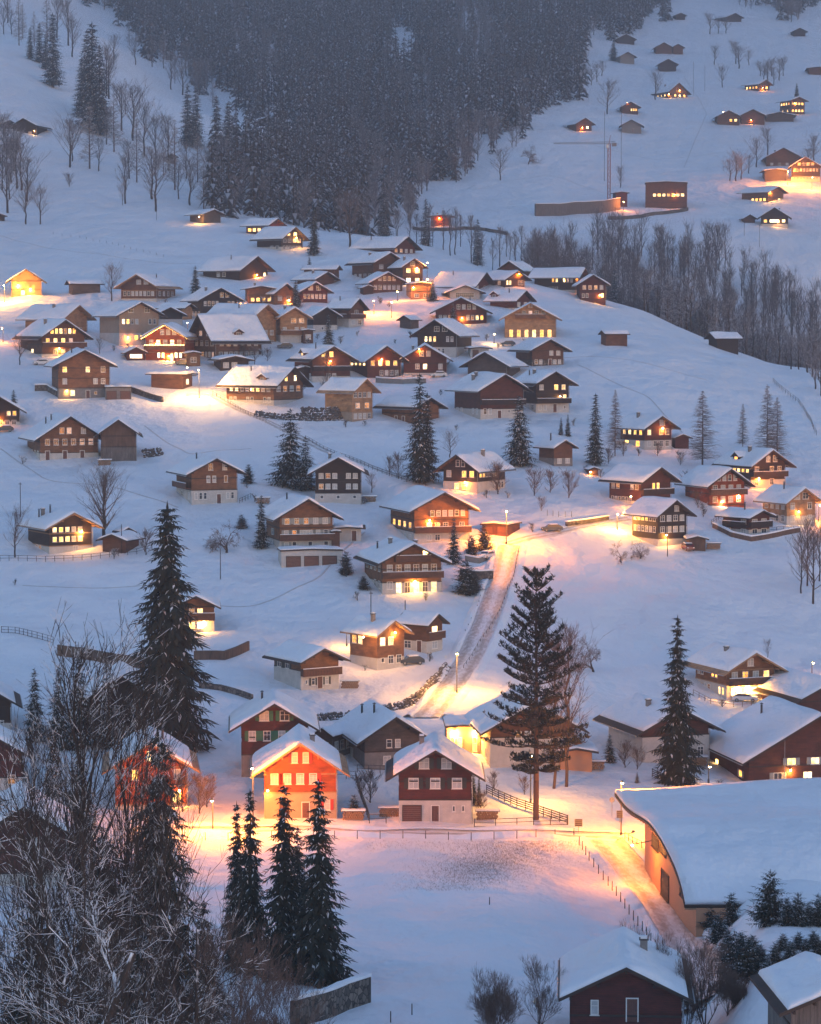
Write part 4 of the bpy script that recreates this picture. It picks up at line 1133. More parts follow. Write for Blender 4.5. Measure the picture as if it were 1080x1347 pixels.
def larch_mesh(seed, whorls=56, nbr=7, rad=0.21, bmat='larch_twig', tr=0.011, up=0.05, tw=4, minr=0.0009):
    r = random.Random(seed); segs = []
    for i in range(whorls):
        t0 = i / whorls
        for j in range(nbr):
            t = min(0.99, t0 + r.random() * 1.3 / whorls); z = 0.1 + 0.88 * t
            R0 = rad * (1 - t) ** 0.75 + 0.01
            a = r.random() * 6.283; L = R0 * r.uniform(0.5, 1.15)
            d = np.array((math.cos(a), math.sin(a), up + r.uniform(-0.15, 0.1)))
            p = np.array((0, 0, z)); q = p + d * L * 0.55; e = q + np.array((d[0], d[1], d[2] + 0.15)) * L * 0.45
            segs += [(p, q, 0.0035 * (1 - 0.5 * t), 0.0025), (q, e, 0.0025, minr * 0.7)]
            for c in range(tw):
                u = r.uniform(0.2, 1); b = p + d * L * u
                a2 = a + r.choice((-1, 1)) * r.uniform(0.5, 1.0)
                segs.append((b, b + np.array((math.cos(a2), math.sin(a2), -0.55 * r.random())) * L * 0.38, minr, minr * 0.6))
    V, Q = tubes_arrays(segs, 3)
    return trunk_mesh('trunk', tr, mat='bark_brown', seed=seed), np_mesh('crown', V, Q, None, [bmat])

def pine_mesh(seed, rad=0.2, base=0.2):
    """tall mountain pine: bare reddish trunk, irregular tiers of boughs that turn up at their tips in dark tufts"""
    r = random.Random(seed); segs = []; K = Kites()
    tiers = 19
    for i in range(tiers):
        t = (i + 0.5 * r.random()) / tiers
        z = base + (0.99 - base) * t
        env = (0.5 + 0.5 * min(1, t / 0.12)) * (1 - max(0, t - 0.12) / 0.9) ** 0.62
        nb = 7 if t < 0.8 else 6
        if r.random() < 0.12 and t < 0.8: nb = 4
        for j in range(nb):
            a = 6.283 * j / nb + r.uniform(-0.4, 0.4); L = rad * env * r.uniform(0.6, 1.12) + 0.012
            dz = -0.22 + 0.9 * t
            pts = [np.array((0, 0, z))]
            for q in range(4):
                pts.append(pts[-1] + np.array((math.cos(a), math.sin(a), dz + 0.16 * q)) * L / 4)
            for q in range(4): segs.append((pts[q], pts[q + 1], 0.004 * (1 - q * 0.2), 0.004 * (1 - (q + 1) * 0.2)))
            for c in range(int(38 * (L / rad) + 8)):
                u = r.uniform(0.22, 1.0) ** 0.75; q = min(3, int(u * 4)); f = u * 4 - q
                p = pts[q] * (1 - f) + pts[q + 1] * f
                sp = np.array((-math.sin(a), math.cos(a), 0)) * r.uniform(-1, 1) * L * 0.22
                p2 = p + sp + np.array((0, 0, 0.01 * r.random()))
                segs.append((p, p2, 0.0012, 0.0008))
                for w in range(5):
                    dd = np.array((r.uniform(-1, 1), r.uniform(-1, 1), r.uniform(-0.15, 1.25))); dd /= np.linalg.norm(dd)
                    s2 = np.cross(dd, (0.2, 0.3, 1.0)); s2 /= max(1e-6, np.linalg.norm(s2))
                    K.add(p2, dd, s2, r.uniform(0.011, 0.023), 0.0056, 0)
                if r.random() < 0.16: K.add(p2 + np.array((0, 0, 0.008)), np.array((math.cos(a), math.sin(a), 0.1)), np.array((-math.sin(a), math.cos(a), 0)), 0.016, 0.008, 1)
    bv, bq = tubes_arrays(segs, 3)
    V, Q, m = K.arrays()
    n = len(bv)
    V = np.concatenate([bv, V]); Q = np.concatenate([bq, Q + n]); m = np.concatenate([np.full(len(bq), 2), m])
    return trunk_mesh('trunk', 0.0135, mat='bark_brown', seed=seed, bend=0.002), np_mesh('crown', V, Q, m, ['needles', 'snow_tree', 'bark_dark'])

def tree(name, variant, label, px, by, ty, wide=1.0, D=None, cat='tree', group=None, sink=0.1, rot=None):
    P = at(px, D) if D else hit(px, by)
    if D: # top as it shows in the picture, base on the ground even where something hides it
        d = ray(px, ty); hgt = d.z * (P.y / d.y) - P.z
    else: hgt = (by - ty) / (F / P.y)
    hgt = max(0.5, hgt)
    root = link(name, None, None, label, cat, group)
    root.location = P - Vector((0, 0, sink))
    root.rotation_euler = (0, 0, RNG.random() * 6.28 if rot is None else rot)
    root.scale = (hgt * wide, hgt * wide, hgt)
    a = link('trunk', variant[0], root); c = link('crown', variant[1], root)
    return root

V_ = {}
V_['spruce'] = [spruce_mesh(11 + i, whorls=28, nbr=8, rad=0.2, twigs=4, snow=0.95, ragged=0.42, shape=0.75) for i in range(4)]
V_['slim'] = [spruce_mesh(31 + i, whorls=34, nbr=7, rad=0.13, twigs=3, snow=0.5, ragged=0.3, shape=0.8) for i in range(3)]
V_['bushy'] = [spruce_mesh(41 + i, whorls=18, nbr=9, rad=0.4, twigs=6, snow=0.55, shape=0.42, base=0.02, up=0.45, ragged=0.4) for i in range(2)]
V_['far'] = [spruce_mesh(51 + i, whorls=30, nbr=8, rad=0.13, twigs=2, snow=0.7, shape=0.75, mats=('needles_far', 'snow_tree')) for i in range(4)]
V_['larch'] = [larch_mesh(61 + i) for i in range(3)]
V_['frost'] = [larch_mesh(71 + i, whorls=26, nbr=5, rad=0.16, bmat='twig_frosted', up=0.5, tw=3, minr=0.0028) for i in range(3)]
V_['bare'] = [decid_mesh(81 + i, n1=26, n2=6, n3=4, cb=0.22, width=0.36, ang=0.85, bmat='twig_brown', rmin=0.0016) for i in range(4)]
V_['barefar'] = [decid_mesh(91 + i, n1=24, n2=5, n3=3, cb=0.22, width=0.24 + 0.02 * i, ang=0.65, bmat='twig_frosted', rmin=0.0022) for i in range(5)]
V_['slimbare'] = [decid_mesh(191 + i, n1=20, n2=4, n3=3, cb=0.3, width=0.13 + 0.02 * i, ang=0.45, bmat='twig_frosted', rmin=0.0024, r0=0.011) for i in range(4)]
V_['fan'] = [decid_mesh(101, n1=44, n2=8, n3=4, cb=0.1, width=0.4, ang=0.75, bmat='twig_brown', rmin=0.0012, r0=0.022)]
V_['birch'] = [decid_mesh(103 + i, n1=44, n2=7, n3=4, cb=0.15, width=0.15, ang=0.6, tmat='bark_brown', bmat='twig_brown', rmin=0.0010, r0=0.010) for i in range(2)]
V_['snowbush'] = [decid_mesh(181 + i, n1=22, n2=6, n3=4, cb=0.04, width=0.5, ang=0.9, bmat='bark_snowy', rmin=0.008, r0=0.03) for i in range(3)]
V_['bush'] = [decid_mesh(111 + i, n1=30, n2=6, n3=4, cb=0.03, width=0.42, ang=0.75, bmat='twig_brown', rmin=0.0035, r0=0.014) for i in range(3)]
V_['orchard'] = [bare_mesh(121 + i, levels=4, spread=0.8, upright=0.1, trunk=0.3, kids=(3, 5), bmat='twig_brown', leader=False, r0=0.035, minr=0.003, wiggle=0.3, droop=0.4)[:2] for i in range(3)]
_cnt = {}
def pick(k):
    _cnt[k] = _cnt.get(k, -1) + 1
    return V_[k][_cnt[k] % len(V_[k])]
NM = dict(spruce='spruce_tree', slim='spruce_tree', far='spruce_tree', larch='larch_tree', frost='larch_tree', bare='bare_tree', barefar='bare_tree', slimbare='bare_tree', fan='bare_tree', birch='bare_tree', snowbush='snowy_shrub', bush='bare_shrub', orchard='bare_tree', bushy='young_conifer')
def T(kind, label, px, by, ty, wide=1.0, **kw):
    return tree(NM[kind], pick(kind), label, px, by, ty, wide, cat=('shrub' if kind in ('bush', 'snowbush') else 'tree'), **kw)

# the large single trees
hero = spruce_mesh(5, whorls=40, nbr=9, rad=0.165, twigs=9, snow=0.22, ragged=0.38, shape=0.66, base=0.03, droop=0.3, fill=0.97)
tree('spruce_tree', hero, 'largest dark spruce standing alone left of the middle', 222, 985, 655, 1.0)
V_['dense'] = [spruce_mesh(141 + i, whorls=40, nbr=8, rad=0.15, twigs=7, snow=0.25, ragged=0.38, shape=0.8, base=0.0, droop=0.3, fill=1.0) for i in range(2)]
tree('spruce_tree', V_['dense'][0], 'tall pointed spruce in front of the pale walled barn', 890, 1030, 805, 0.92)
tree('pine_tree', pine_mesh(3), 'tall pine with bare lower trunk beside the road fence', 705, 1078, 745, 1.0)
for i, (px, by, ty, w, lb) in enumerate(((418, 1322, 1022, 1.0, 'right hand one of the dark spruces at the bottom'), (372, 1320, 1027, 0.95, 'middle one of the dark spruces in front of the orange chalet'),
        (327, 1315, 1036, 0.8, 'dark spruce rising just right of the bright road glow'), (309, 1310, 1052, 0.7, 'leftmost and shortest dark spruce of the foreground row'),
        (390, 1300, 1085, 0.9, 'half hidden dark spruce between two taller foreground ones'))):
    tree('spruce_tree', V_['dense'][i % 2], lb, px, by, ty, w, D=250 + i * 3)
# trees across the slopes
T('slim', 'dark double topped spruce in the middle of the village slope', 552, 636, 490, 1.1)
T('slim', 'shorter twin of the dark spruce in the middle slope', 562, 634, 515, 1.1)
T('spruce', 'broad snowy spruce right of the middle slope', 683, 612, 519, 1.2)
T('slim', 'dark slender spruce left of the upper right cluster', 783, 612, 516, 1.05)
T('spruce', 'tangled spruce with larch beside the three rowed dark chalet', 382, 640, 536, 1.35)
T('spruce', 'small spruce squeezed behind the tangled spruce', 402, 645, 572, 1.2)
T('slim', 'narrow dark conifer left of the amber garage chalet', 344, 722, 650, 1.15)
T('slim', 'dark conifer in front of the wide brown chalet', 597, 742, 680, 1.4)
T('larch', 'leafless larch beside the orange glowing chalet', 924, 614, 511, 1.15)
T('larch', 'thin larch left of the larch pair above the cluster', 977, 590, 529, 0.8)
T('larch', 'left tall larch of the pair above the uppermost chalet', 1009, 600, 503, 0.95)
T('larch', 'right larch of the pair above the uppermost chalet', 1022, 608, 520, 1.0)
T('larch', 'slim bare larch beside the dark slender spruce', 809, 600, 510, 0.8)
T('spruce', 'spruce behind the dark chalet with white base in front of lamps', 257, 386, 349, 1.1)
T('slim', 'dark spruce at the right end of the hill shoulder chalet', 413, 336, 268, 1.0)
T('spruce', 'small spruce between the plain barn and the low barn', 407, 367, 337, 1.1)
T('spruce', 'slender conifer in front of the bright red chalet', 389, 404, 368, 1.1)
T('spruce', 'snowy spruce before the blackened chalet', 432, 468, 412, 0.9)
T('spruce', 'dark round topped conifer in front of the wide red chalet', 596, 432, 398, 1.3)
T('spruce', 'conifer beside the tall orange lamp in the upper village', 569, 396, 368, 1.5)
T('spruce', 'spruce behind the dark chalet at the left edge', 18, 546, 512, 1.2)
T('spruce', 'little spruce right of the broad rust chalet', 520, 495, 475, 1.3)
T('bushy', 'small round snowy bush conifer beside the orange chalet', 466, 1077, 1044, 0.8)
T('spruce', 'small spruce right of the pink annex garage', 802, 1003, 964, 1.3)
T('spruce', 'tiny snowy fir near the pale walled barn', 838, 1030, 1014, 1.2)
for i, (px, by, ty) in enumerate(((616, 1055, 1012), (623, 1058, 1010), (630, 1060, 1018))):
    T('slim', None or 'columnar conifer at the right wall of the garage door chalet', px, by, ty, 0.9, group='columnar conifers by the garage door chalet')
T('bushy', 'rounded young pine in front of the curved roof building', 962, 1216, 1172, 0.95)
T('bushy', 'tallest young pine by the curved roof building', 1013, 1216, 1143, 1.0)
for px, by, ty in ((1036, 1217, 1178), (1050, 1218, 1172), (1064, 1217, 1184), (1077, 1218, 1174)):
    T('bushy', 'young pine in the row at the right edge', px, by, ty, 0.95, group='young pines at the right edge')
for i, (px, by, ty) in enumerate(((955, 1262, 1230), (968, 1285, 1222), (985, 1288, 1228), (1000, 1268, 1240), (1020, 1266, 1238), (1040, 1262, 1236), (1060, 1258, 1232), (1075, 1256, 1228), (975, 1270, 1245), (1012, 1292, 1258), (945, 1240, 1200), (935, 1225, 1190), (990, 1255, 1228), (1030, 1250, 1226), (1050, 1248, 1224), (1070, 1246, 1222), (958, 1248, 1222), (975, 1250, 1226))):
    T('bushy', 'dark snowy bush in the gully below the curved roof building', px, by, ty, 1.25, group='dark bushes in the gully')
for px, by, ty, w, lb in ((637, 724, 690, 1.2, 'small conifer lit by the yellow road lamp'), (620, 730, 703, 1.3, 'low conifer left of the lamp lit one'), (613, 782, 735, 1.3, 'larger dark conifer above the road wall'), (624, 780, 750, 1.3, 'smaller dark conifer above the road wall'),
                         (455, 756, 724, 1.2, 'small spruce between garages and the balcony chalet'), (478, 775, 757, 1.8, 'dark bush left of the balcony chalet'), (620, 758, 745, 1.6, 'low bush on the terrace wall'),
                         (738, 572, 548, 1.0, 'left small fir behind the small barn chalet'), (747, 574, 544, 1.0, 'right small fir behind the small barn chalet'), (327, 636, 610, 1.2, 'dark shrub right of the plain wood barn house'), (318, 695, 676, 1.6, 'low evergreen clump near the narrow dark conifer')):
    T('bushy' if w > 1.15 else 'spruce', lb, px, by, ty, w * 0.8)
# left edge behind the snowy branches
for px, by, ty, w, lb in ((46, 975, 876, 0.9, 'pointed spruce at the left behind the snowy branches'), (78, 985, 872, 0.9, 'second spruce at the left behind the snowy branches'), (104, 985, 860, 1.0, 'third spruce behind the leaning snowy branches'),
                          (138, 985, 885, 1.0, 'fourth spruce near the half hidden dark chalet'), (70, 1090, 960, 1.0, 'spruce below the cropped red chalet'), (105, 1120, 960, 1.0, 'dark spruce in the thicket left of the orange glow')):
    T('spruce', lb, px, by, ty, w)
V_['wet'] = [spruce_mesh(151, whorls=26, nbr=9, rad=0.2, twigs=8, snow=0.6, shape=0.7, droop=0.5)]
tree('spruce_tree', V_['wet'][0], 'spruce with drooping snowy boughs against the orange glow', 205, 1330, 955, 0.85, D=215)
tree('spruce_tree', V_['wet'][0], 'dark spruce low among the foreground branches', 130, 1400, 1090, 1.0, D=205)
tree('spruce_tree', V_['wet'][0], 'dark spruce beside the foreground row at the left', 265, 1400, 1180, 0.9, D=225)
tree('spruce_tree', V_['wet'][0], 'dark spruce in the lower left corner', 40, 1400, 1170, 1.2, D=205)
# round bare trees and single bare trees
T('fan', 'large fan shaped bare tree above the small shed', 137, 706, 597, 1.0)
T('bare', 'round crowned bare tree beside the long low grey shed', 147, 396, 337, 1.0)
T('bare', 'tall frosted tree in front of the forest edge', 460, 325, 232, 0.9)
T('bare', 'leaning bare tree with many twigs at the left edge', 20, 733, 655, 0.9)
T('orchard', 'crooked apple tree on the open slope', 298, 727, 680, 1.0)
T('orchard', 'lonely bare apple tree on the pink slope right of the pine', 781, 884, 834, 1.0)
T('orchard', 'left of two little bare trees below the stilted log chalet', 817, 740, 707, 1.1)
T('orchard', 'right of two little bare trees below the stilted log chalet', 843, 735, 708, 1.0)
T('birch', 'tall birch leaning on the pine at the road', 745, 1035, 805, 1.0)
T('birch', 'thin reddish birch just right of the pine', 728, 1037, 812, 0.9)
T('bare', 'frosted bare tree above the dark chalet with lit pair', 592, 602, 560, 1.1)
T('bush', 'left frosted shrub below the rocks wall', 512, 626, 595, 0.8)
T('bush', 'right frosted shrub below the rocks wall', 524, 630, 590, 0.8)
T('bare', 'little round bare tree right of the three rowed dark chalet', 489, 648, 616, 1.1)
T('bare', 'tall thin bare tree in front of the reddish dormer chalet', 430, 528, 450, 0.6)
T('bare', 'thin bare tree behind the glowing carport chalet', 1010, 866, 835, 0.8)
T('bare', 'bare tree with round crown on the far hillside', 658, 237, 187, 1.0)
T('orchard', 'low drooping tree on the far hillside', 695, 216, 188, 1.0)
T('bare', 'small bare tree at the meeting of forest and far hill', 600, 240, 196, 0.9)
T('bare', 'bare tree beside the crane mast', 816, 247, 212, 0.9)
T('bare', 'bare tree between the hillside chalet and stone barn', 799, 150, 97, 1.1)
T('barefar', 'frosted tree left of the floodlit upland chalet', 862, 131, 88, 1.1)
T('spruce', 'small spruce behind the five windowed hill chalet', 1048, 130, 109, 1.0)
T('spruce', 'spruce between the two upper barns', 807, 80, 52, 1.3)
T('bare', 'crooked bare tree in front of the large brown chalet', 26, 480, 432, 1.0)
T('bare', 'pinkish bare tree left of the festive chalet', 190, 472, 428, 1.0)
T('bare', 'bare tree behind the steep gabled chalet', 335, 480, 450, 1.2)
T('bare', 'thick bare tree at the end of the double garage', 131, 465, 440, 1.0)
for px, by, ty, lb in ((240, 1068, 1010, 'tall twiggy shrub right of the glowing orange chalet'), (262, 1070, 1006, 'second twiggy shrub by the orange glow'), (272, 1062, 1012, 'third twiggy shrub by the orange glow'),
                       (487, 1056, 1003, 'dark shrub between the two red chalets'), (475, 1050, 1012, 'smaller dark shrub between the two red chalets'), (632, 1070, 1035, 'leafless bush at the corner of the road fence'), (822, 1010, 968, 'bare shrub before the pale barn wall'),
                       (838, 1012, 975, 'bare shrub at the corner of the pale barn'), (650, 1040, 1010, 'brown bush below the tall pine'), (690, 1045, 1015, 'small brown bush behind the pine trunk'),
                       (655, 650, 600, 'wild bush cluster below the broad snowy spruce'), (703, 652, 610, 'second wild bush below the broad snowy spruce'), (724, 648, 612, 'third wild bush right of the snowy spruce'), (748, 655, 612, 'last wild bush of the snowy hedge'),
                       (712, 672, 650, 'little shrub on the bank above the red garage'), (820, 600, 575, 'snowy bush under the upper right cluster chalet'), (800, 610, 585, 'snowy bush left of the upper right cluster'),
                       (865, 600, 578, 'dark bush before the bright windowed chalet'), (905, 650, 615, 'hedge clump between the orange chalet and its neighbour'), (918, 668, 640, 'dark hedge below the orange glowing chalet'), (895, 612, 590, 'bush right of the bright windowed chalet'),
                       (192, 730, 690, 'shrub right of the small shed'), (62, 985, 950, 'twiggy shrub by the cropped dark chalet'), (320, 470, 450, 'snowy garden bush behind the bright path'), (352, 475, 455, 'snowy bush left of the reddish dormer chalet')):
    T('bush', lb, px, by, ty, 1.0)
for px, by in ((150, 462), (168, 458), (232, 478), (300, 483), (312, 478), (345, 468), (405, 452), (418, 446), (470, 442), (448, 452), (520, 452), (540, 445), (556, 440), (580, 478), (588, 484), (640, 448), (655, 458), (690, 452), (700, 458), (612, 448), (500, 400), (512, 404), (470, 398), (395, 402), (345, 400), (310, 404), (150, 420), (218, 400), (560, 566), (600, 566), (480, 560), (455, 562), (425, 510), (400, 512), (690, 556), (755, 560), (580, 520), (545, 502),
             (840, 600), (905, 640), (925, 672), (880, 645), (900, 676), (925, 680), (770, 620), (790, 628), (640, 655), (668, 655), (560, 790), (470, 790), (480, 882), (548, 868), (565, 870), (600, 700), (505, 728), (325, 642), (335, 660), (345, 700), (455, 700), (20, 770), (150, 735), (205, 735), (30, 610), (700, 700), (950, 930), (900, 1010), (920, 1040), (945, 1036)):
    T('snowbush', 'snow laden garden shrub between the houses', px, by, by - RNG.uniform(7, 12) * (1 if by < 600 else 1.3), RNG.uniform(0.9, 1.3), group='snow laden garden shrubs')
# near bottom right
V_['nearbare'] = [bare_mesh(161 + i, levels=5, spread=0.5, upright=0.55, trunk=0.18, kids=(3, 5), bmat='bark_birch', leader=False, minr=0.0012, r0=0.02, stems=(3 if i == 0 else 1))[:2] for i in range(3)]
for i, (px, by, ty, D, lb) in enumerate(((655, 1400, 1268, 232, 'bare many stemmed tree at the bottom left of the barn'), (712, 1400, 1255, 236, 'bare spreading tree touching the barn roof'), (930, 1420, 1225, 240, 'bare thicket tree right of the bottom barn'),
        (962, 1400, 1262, 238, 'spreading bare tree in the bottom right snow'), (880, 1400, 1215, 243, 'slim bare tree behind the bottom barn roof'), (845, 1400, 1208, 246, 'finest bare tree standing behind the stone chimney'), (985, 1400, 1290, 236, 'low bare tree by the grey boarded shed'),
        (1010, 1400, 1300, 240, 'snow dusted sapling by the grey boarded shed'), (905, 1400, 1240, 236, 'bare tree leaning over the barn eave'))):
    tree('bare_tree', V_['nearbare'][i % 3], lb, px, by, ty, 1.0 if i < 4 else 0.6, D=D)
# the great snowy branches at the lower left
def snowy(seed, **kw):
    T_, B_ = bare_tree_segs(seed, levels=4, kids=(3, 5), r0=0.018, wiggle=0.36, minr=0.001, **kw)
    tv, tq = tubes_arrays(T_, 8); bv, bq = tubes_arrays(B_, 4)
    thin = np.tile(np.array([0 if s[2] > 0.00101 else 1 for s in B_]), 4)
    return np_mesh('trunk', tv, tq, None, ['bark_snowy'], True), np_mesh('crown', bv, bq, thin, ['bark_snowy', 'twig_dark'])
V_['snowy'] = [snowy(171, spread=0.45, upright=0.6, trunk=0.3, leader=False, stems=2), snowy(172, spread=0.7, upright=0.25, trunk=0.35, leader=True), snowy(173, spread=0.6, upright=0.4, trunk=0.25, leader=False)]
for i, (px, ty, D, w, lb) in enumerate(((118, 800, 178, 0.6, 'tall bare tree with snow lined twigs at the left'), (60, 930, 170, 0.65, 'bare tree with snowy limbs near the left edge'), (175, 975, 175, 0.5, 'snow laden bare tree before the orange chalet'),
        (10, 1000, 165, 0.75, 'leaning snowy bare tree at the left edge'), (205, 1110, 170, 0.55, 'bare tree with long snowy boughs left of the spruces'), (110, 1010, 160, 0.7, 'nearest bare tree with thick snow on its boughs'),
        (255, 1265, 172, 0.5, 'low bare tree spreading in front of the spruces'), (50, 1120, 158, 1.1, 'snow covered branches in the bottom left corner'), (150, 1150, 160, 0.6, 'snow covered branches at the bottom left of the spruces'), (398, 1195, 190, 0.12, 'thin bare sapling before the spruces'))):
    tree('bare_tree', V_['snowy'][i % 3], lb, px, 0, ty, w, D=D, rot=i * 1.7)

V_['tallbare'] = [decid_mesh(301 + i, n1=44, n2=5, n3=3, cb=0.25, width=0.15, ang=0.5, tmat='bark_snowy', bmat='bark_snowy', rmin=0.0008, r0=0.009) for i in range(2)]
for i, (px, ty, D, lb) in enumerate(((100, 782, 182, 'tallest bare tree rising above the left thicket'), (42, 930, 176, 'upright bare tree with fine frosted twigs at the left'), (160, 870, 184, 'upright bare tree beside the dark half hidden chalet'), (215, 985, 180, 'upright bare tree crossing the orange glow'))):
    tree('bare_tree', V_['tallbare'][i % 2], lb, px, 0, ty, 0.8 if i else 1.0, D=D)

for px, ty, D, lb in ((300, 1215, 205, 'twiggy tree low in front of the leftmost dark spruce'), (345, 1255, 208, 'twiggy tree low in front of the middle dark spruces'), (385, 1270, 212, 'twiggy tree at the snow topped wall corner'), (262, 1200, 200, 'twiggy tree between the drooping spruce and the dark row')):
    tree('bare_tree', V_['nearbare'][1], lb, px, 0, ty, 1.0, D=D)
# ---- hillside trees that nothing tells apart
def inpoly(x, y, P):
    c = False; j = len(P) - 1
    for i in range(len(P)):
        xi, yi = P[i]; xj, yj = P[j]
        if (yi > y) != (yj > y) and x < (xj - xi) * (y - yi) / (yj - yi) + xi: c = not c
        j = i
    return c
def many(kind, pts, label, group, hm, D=None, wide=1.0, name=None):
    for p in pts:
        px, by = p[0], p[1]
        P = at(px, p[2]) if len(p) > 2 else hit(px, by)
        hg = RNG.uniform(*hm)
        v = pick(kind)
        root = link(name or NM[kind], None, None, label, 'tree', group)
        root.location = P - Vector((0, 0, 0.2)); w = wide * RNG.uniform(0.85, 1.15)
        root.scale = (hg * w, hg * w, hg); root.rotation_euler = (0, 0, RNG.random() * 6.28)
        link('trunk', v[0], root); link('crown', v[1], root)
# single conifer clumps of the left hill: base row, then top row
for px, by, ty, lb in ((52, 83, 30, 'dark conifer at the top left clump, left'), (70, 115, 18, 'tall conifer at the right of the top left clump'), (40, 78, 36, 'leftmost conifer of the top left clump'), (60, 92, 45, 'inner conifer of the top left clump'),
                       (108, 155, 75, 'left conifer of the tall hillside pair'), (122, 172, 30, 'tallest conifer on the left hillside'), (132, 178, 60, 'right conifer of the tall hillside pair'), (115, 150, 40, 'back conifer of the tall hillside group'),
                       (247, 192, 110, 'left spire of the spruces by the forest gap'), (258, 196, 114, 'right spire of the spruces by the forest gap'), (285, 215, 126, 'dark spruce right of the forest gap'), (300, 225, 135, 'snowy spruce at the lower forest corner'), (325, 235, 150, 'second snowy spruce at the lower forest corner')):
    T('far', lb, px, by, ty, 1.15)
left_bare = [(165, 150), (160, 172), (175, 185), (150, 200), (190, 205), (205, 215), (215, 232), (165, 268), (170, 235), (180, 240), (200, 262), (205, 278), (230, 250), (235, 262), (250, 270), (268, 275), (140, 190), (130, 225), (118, 222), (95, 212), (92, 220), (62, 58), (95, 75), (90, 60), (30, 50), (15, 45), (10, 30), (25, 60), (150, 78), (178, 85), (170, 60), (195, 72), (225, 118), (230, 110), (200, 88), (245, 100), (255, 112), (140, 125), (143, 130), (45, 60), (75, 50), (5, 45), (215, 90), (240, 125), (262, 125), (280, 140), (222, 225), (245, 235), (260, 240), (275, 250)]
many('frost', left_bare[::3], 'frosted larch on the upper left hillside', 'frosted larches on the left hillside', (17, 29), wide=1.1, name='larch_tree')
left_bare = [p for i_, p in enumerate(left_bare) if i_ % 3]
many('barefar', left_bare, 'frosted bare tree on the upper left hillside', 'frosted bare trees on the left hillside', (17, 30), wide=1.0)
lb2 = [(8, 230), (15, 240), (3, 250), (22, 248), (12, 262), (0, 215), (5, 200), (18, 225), (28, 250), (36, 265), (10, 280)]
many('barefar', lb2, 'frosted bare tree at the left edge below the lone hill chalet', 'frosted trees at the left edge', (17, 25), wide=1.1)
T('bare', 'left of the two broad bare trees on the open left slope', 34, 295, 226, 0.95)
T('bare', 'right of the two broad bare trees on the open left slope', 53, 295, 235, 0.95)
T('bush', 'round frosted bush alone on the left hill', 91, 246, 224, 1.0)
T('bare', 'single bare tree on the snow right of the broad pair', 161, 270, 235, 0.7)
top_r = [(770, 105), (778, 112), (785, 108), (792, 100), (765, 95), (940, 85), (968, 84), (972, 90), (985, 86), (1000, 100), (1010, 108), (1018, 112), (1025, 106), (1030, 100), (1005, 108), (1015, 100), (934, 45), (945, 44), (955, 44), (960, 238), (968, 238), (975, 236), (985, 228), (995, 220), (1062, 225), (1070, 218), (1010, 205), (950, 115)]
many('barefar', top_r, 'frosted bare tree between the barns of the far hill', 'frosted trees on the far hill', (12, 20), wide=1.3)
band = [(500 + i * 9 + RNG.uniform(-4, 4), RNG.uniform(322, 352), RNG.uniform(985, 1130)) for i in range(30)]
many('slimbare', band, 'slender bare tree in the strip above the village', 'bare trees in the strip above the village', (10, 19), wide=1.0)
many('far', [(628, 0, 1000), (560, 0, 1050), (505, 0, 1040), (770, 0, 960), (782, 0, 965)], 'dark conifer standing in the bare strip above the village', 'conifers in the bare strip', (12, 20), wide=1.2)
rav = []
while len(rav) < 900:
    px = RNG.uniform(690, 1110); y = RNG.uniform(905, 1210)
    P = at(px, y)
    top = CY - F * ((P.z + 17) / y + math.tan(PITCH)) * 1.0
    lim = 272 if px < 900 else 272 + (px - 900) * 0.55
    if px < 780: lim = 300
    if top < lim: continue
    if px < 840 and y < 950: continue
    rav.append((px, 0, y))
rav.sort(key=lambda p: p[2])
many('frost', rav[:70:3], 'pale frosted larch in the ravine wood right of the village', 'frosted larches of the ravine wood', (13, 22), wide=1.0, name='larch_tree')
many('slimbare', [p for i_, p in enumerate(rav[:70]) if i_ % 3], 'grey bare tree in the ravine wood right of the village', 'bare trees of the ravine wood', (15, 24), wide=1.4)
rc = [(790 + i * 9.5 + RNG.uniform(-4, 4), 0, RNG.uniform(940, 1080)) for i in range(30)]
many('far', rc, 'dark conifer in the ravine wood right of the village', 'conifers of the ravine wood', (13, 22), wide=1.1)
many('bare', [(1056, 0, 520), (1064, 0, 525), (1072, 0, 515), (1080, 0, 530)], 'tall thin bare pine at the right edge above the roofs', 'tall thin trees at the right edge', (14, 17), wide=0.7)
edge_r = [(1040, 0, 800), (1050, 0, 805), (1062, 0, 790), (1068, 0, 770), (1076, 0, 760), (1072, 0, 740), (1080, 0, 730), (1060, 0, 800)]
many('barefar', edge_r, 'bare tree by the fence on the right slope', 'bare trees by the right slope fence', (8, 14), wide=1.1)

# ---- the mountain forest: the 300 nearest trees singly, the rest as one wood
FOREST = [(205, -70), (290, 0), (300, 8), (340, 22), (372, 42), (385, 60), (300, 62), (248, 78), (243, 97), (262, 112), (290, 128), (318, 145), (330, 158), (388, 186), (300, 200), (262, 262), (300, 290), (345, 296), (420, 300), (495, 312),
          (512, 292), (560, 262), (600, 236), (640, 202), (680, 178), (720, 150), (757, 122), (762, 60), (800, 48), (862, 26), (885, 8), (890, -70)]
FOREST = [(205, -120), (120, -60), (108, 0), (150, 22), (170, 38), (215, 75), (243, 97), (262, 112), (290, 128), (318, 145), (335, 150), (372, 152), (395, 188), (350, 195), (300, 205), (262, 262), (300, 290), (345, 296), (420, 300), (495, 312),
          (512, 292), (560, 262), (600, 236), (640, 202), (680, 178), (720, 150), (757, 122), (762, 60), (800, 48), (862, 26), (885, 8), (890, -120)]
GAP = [(510, 85), (518, 35), (535, 38), (545, 60), (540, 90), (528, 110), (520, 85)]
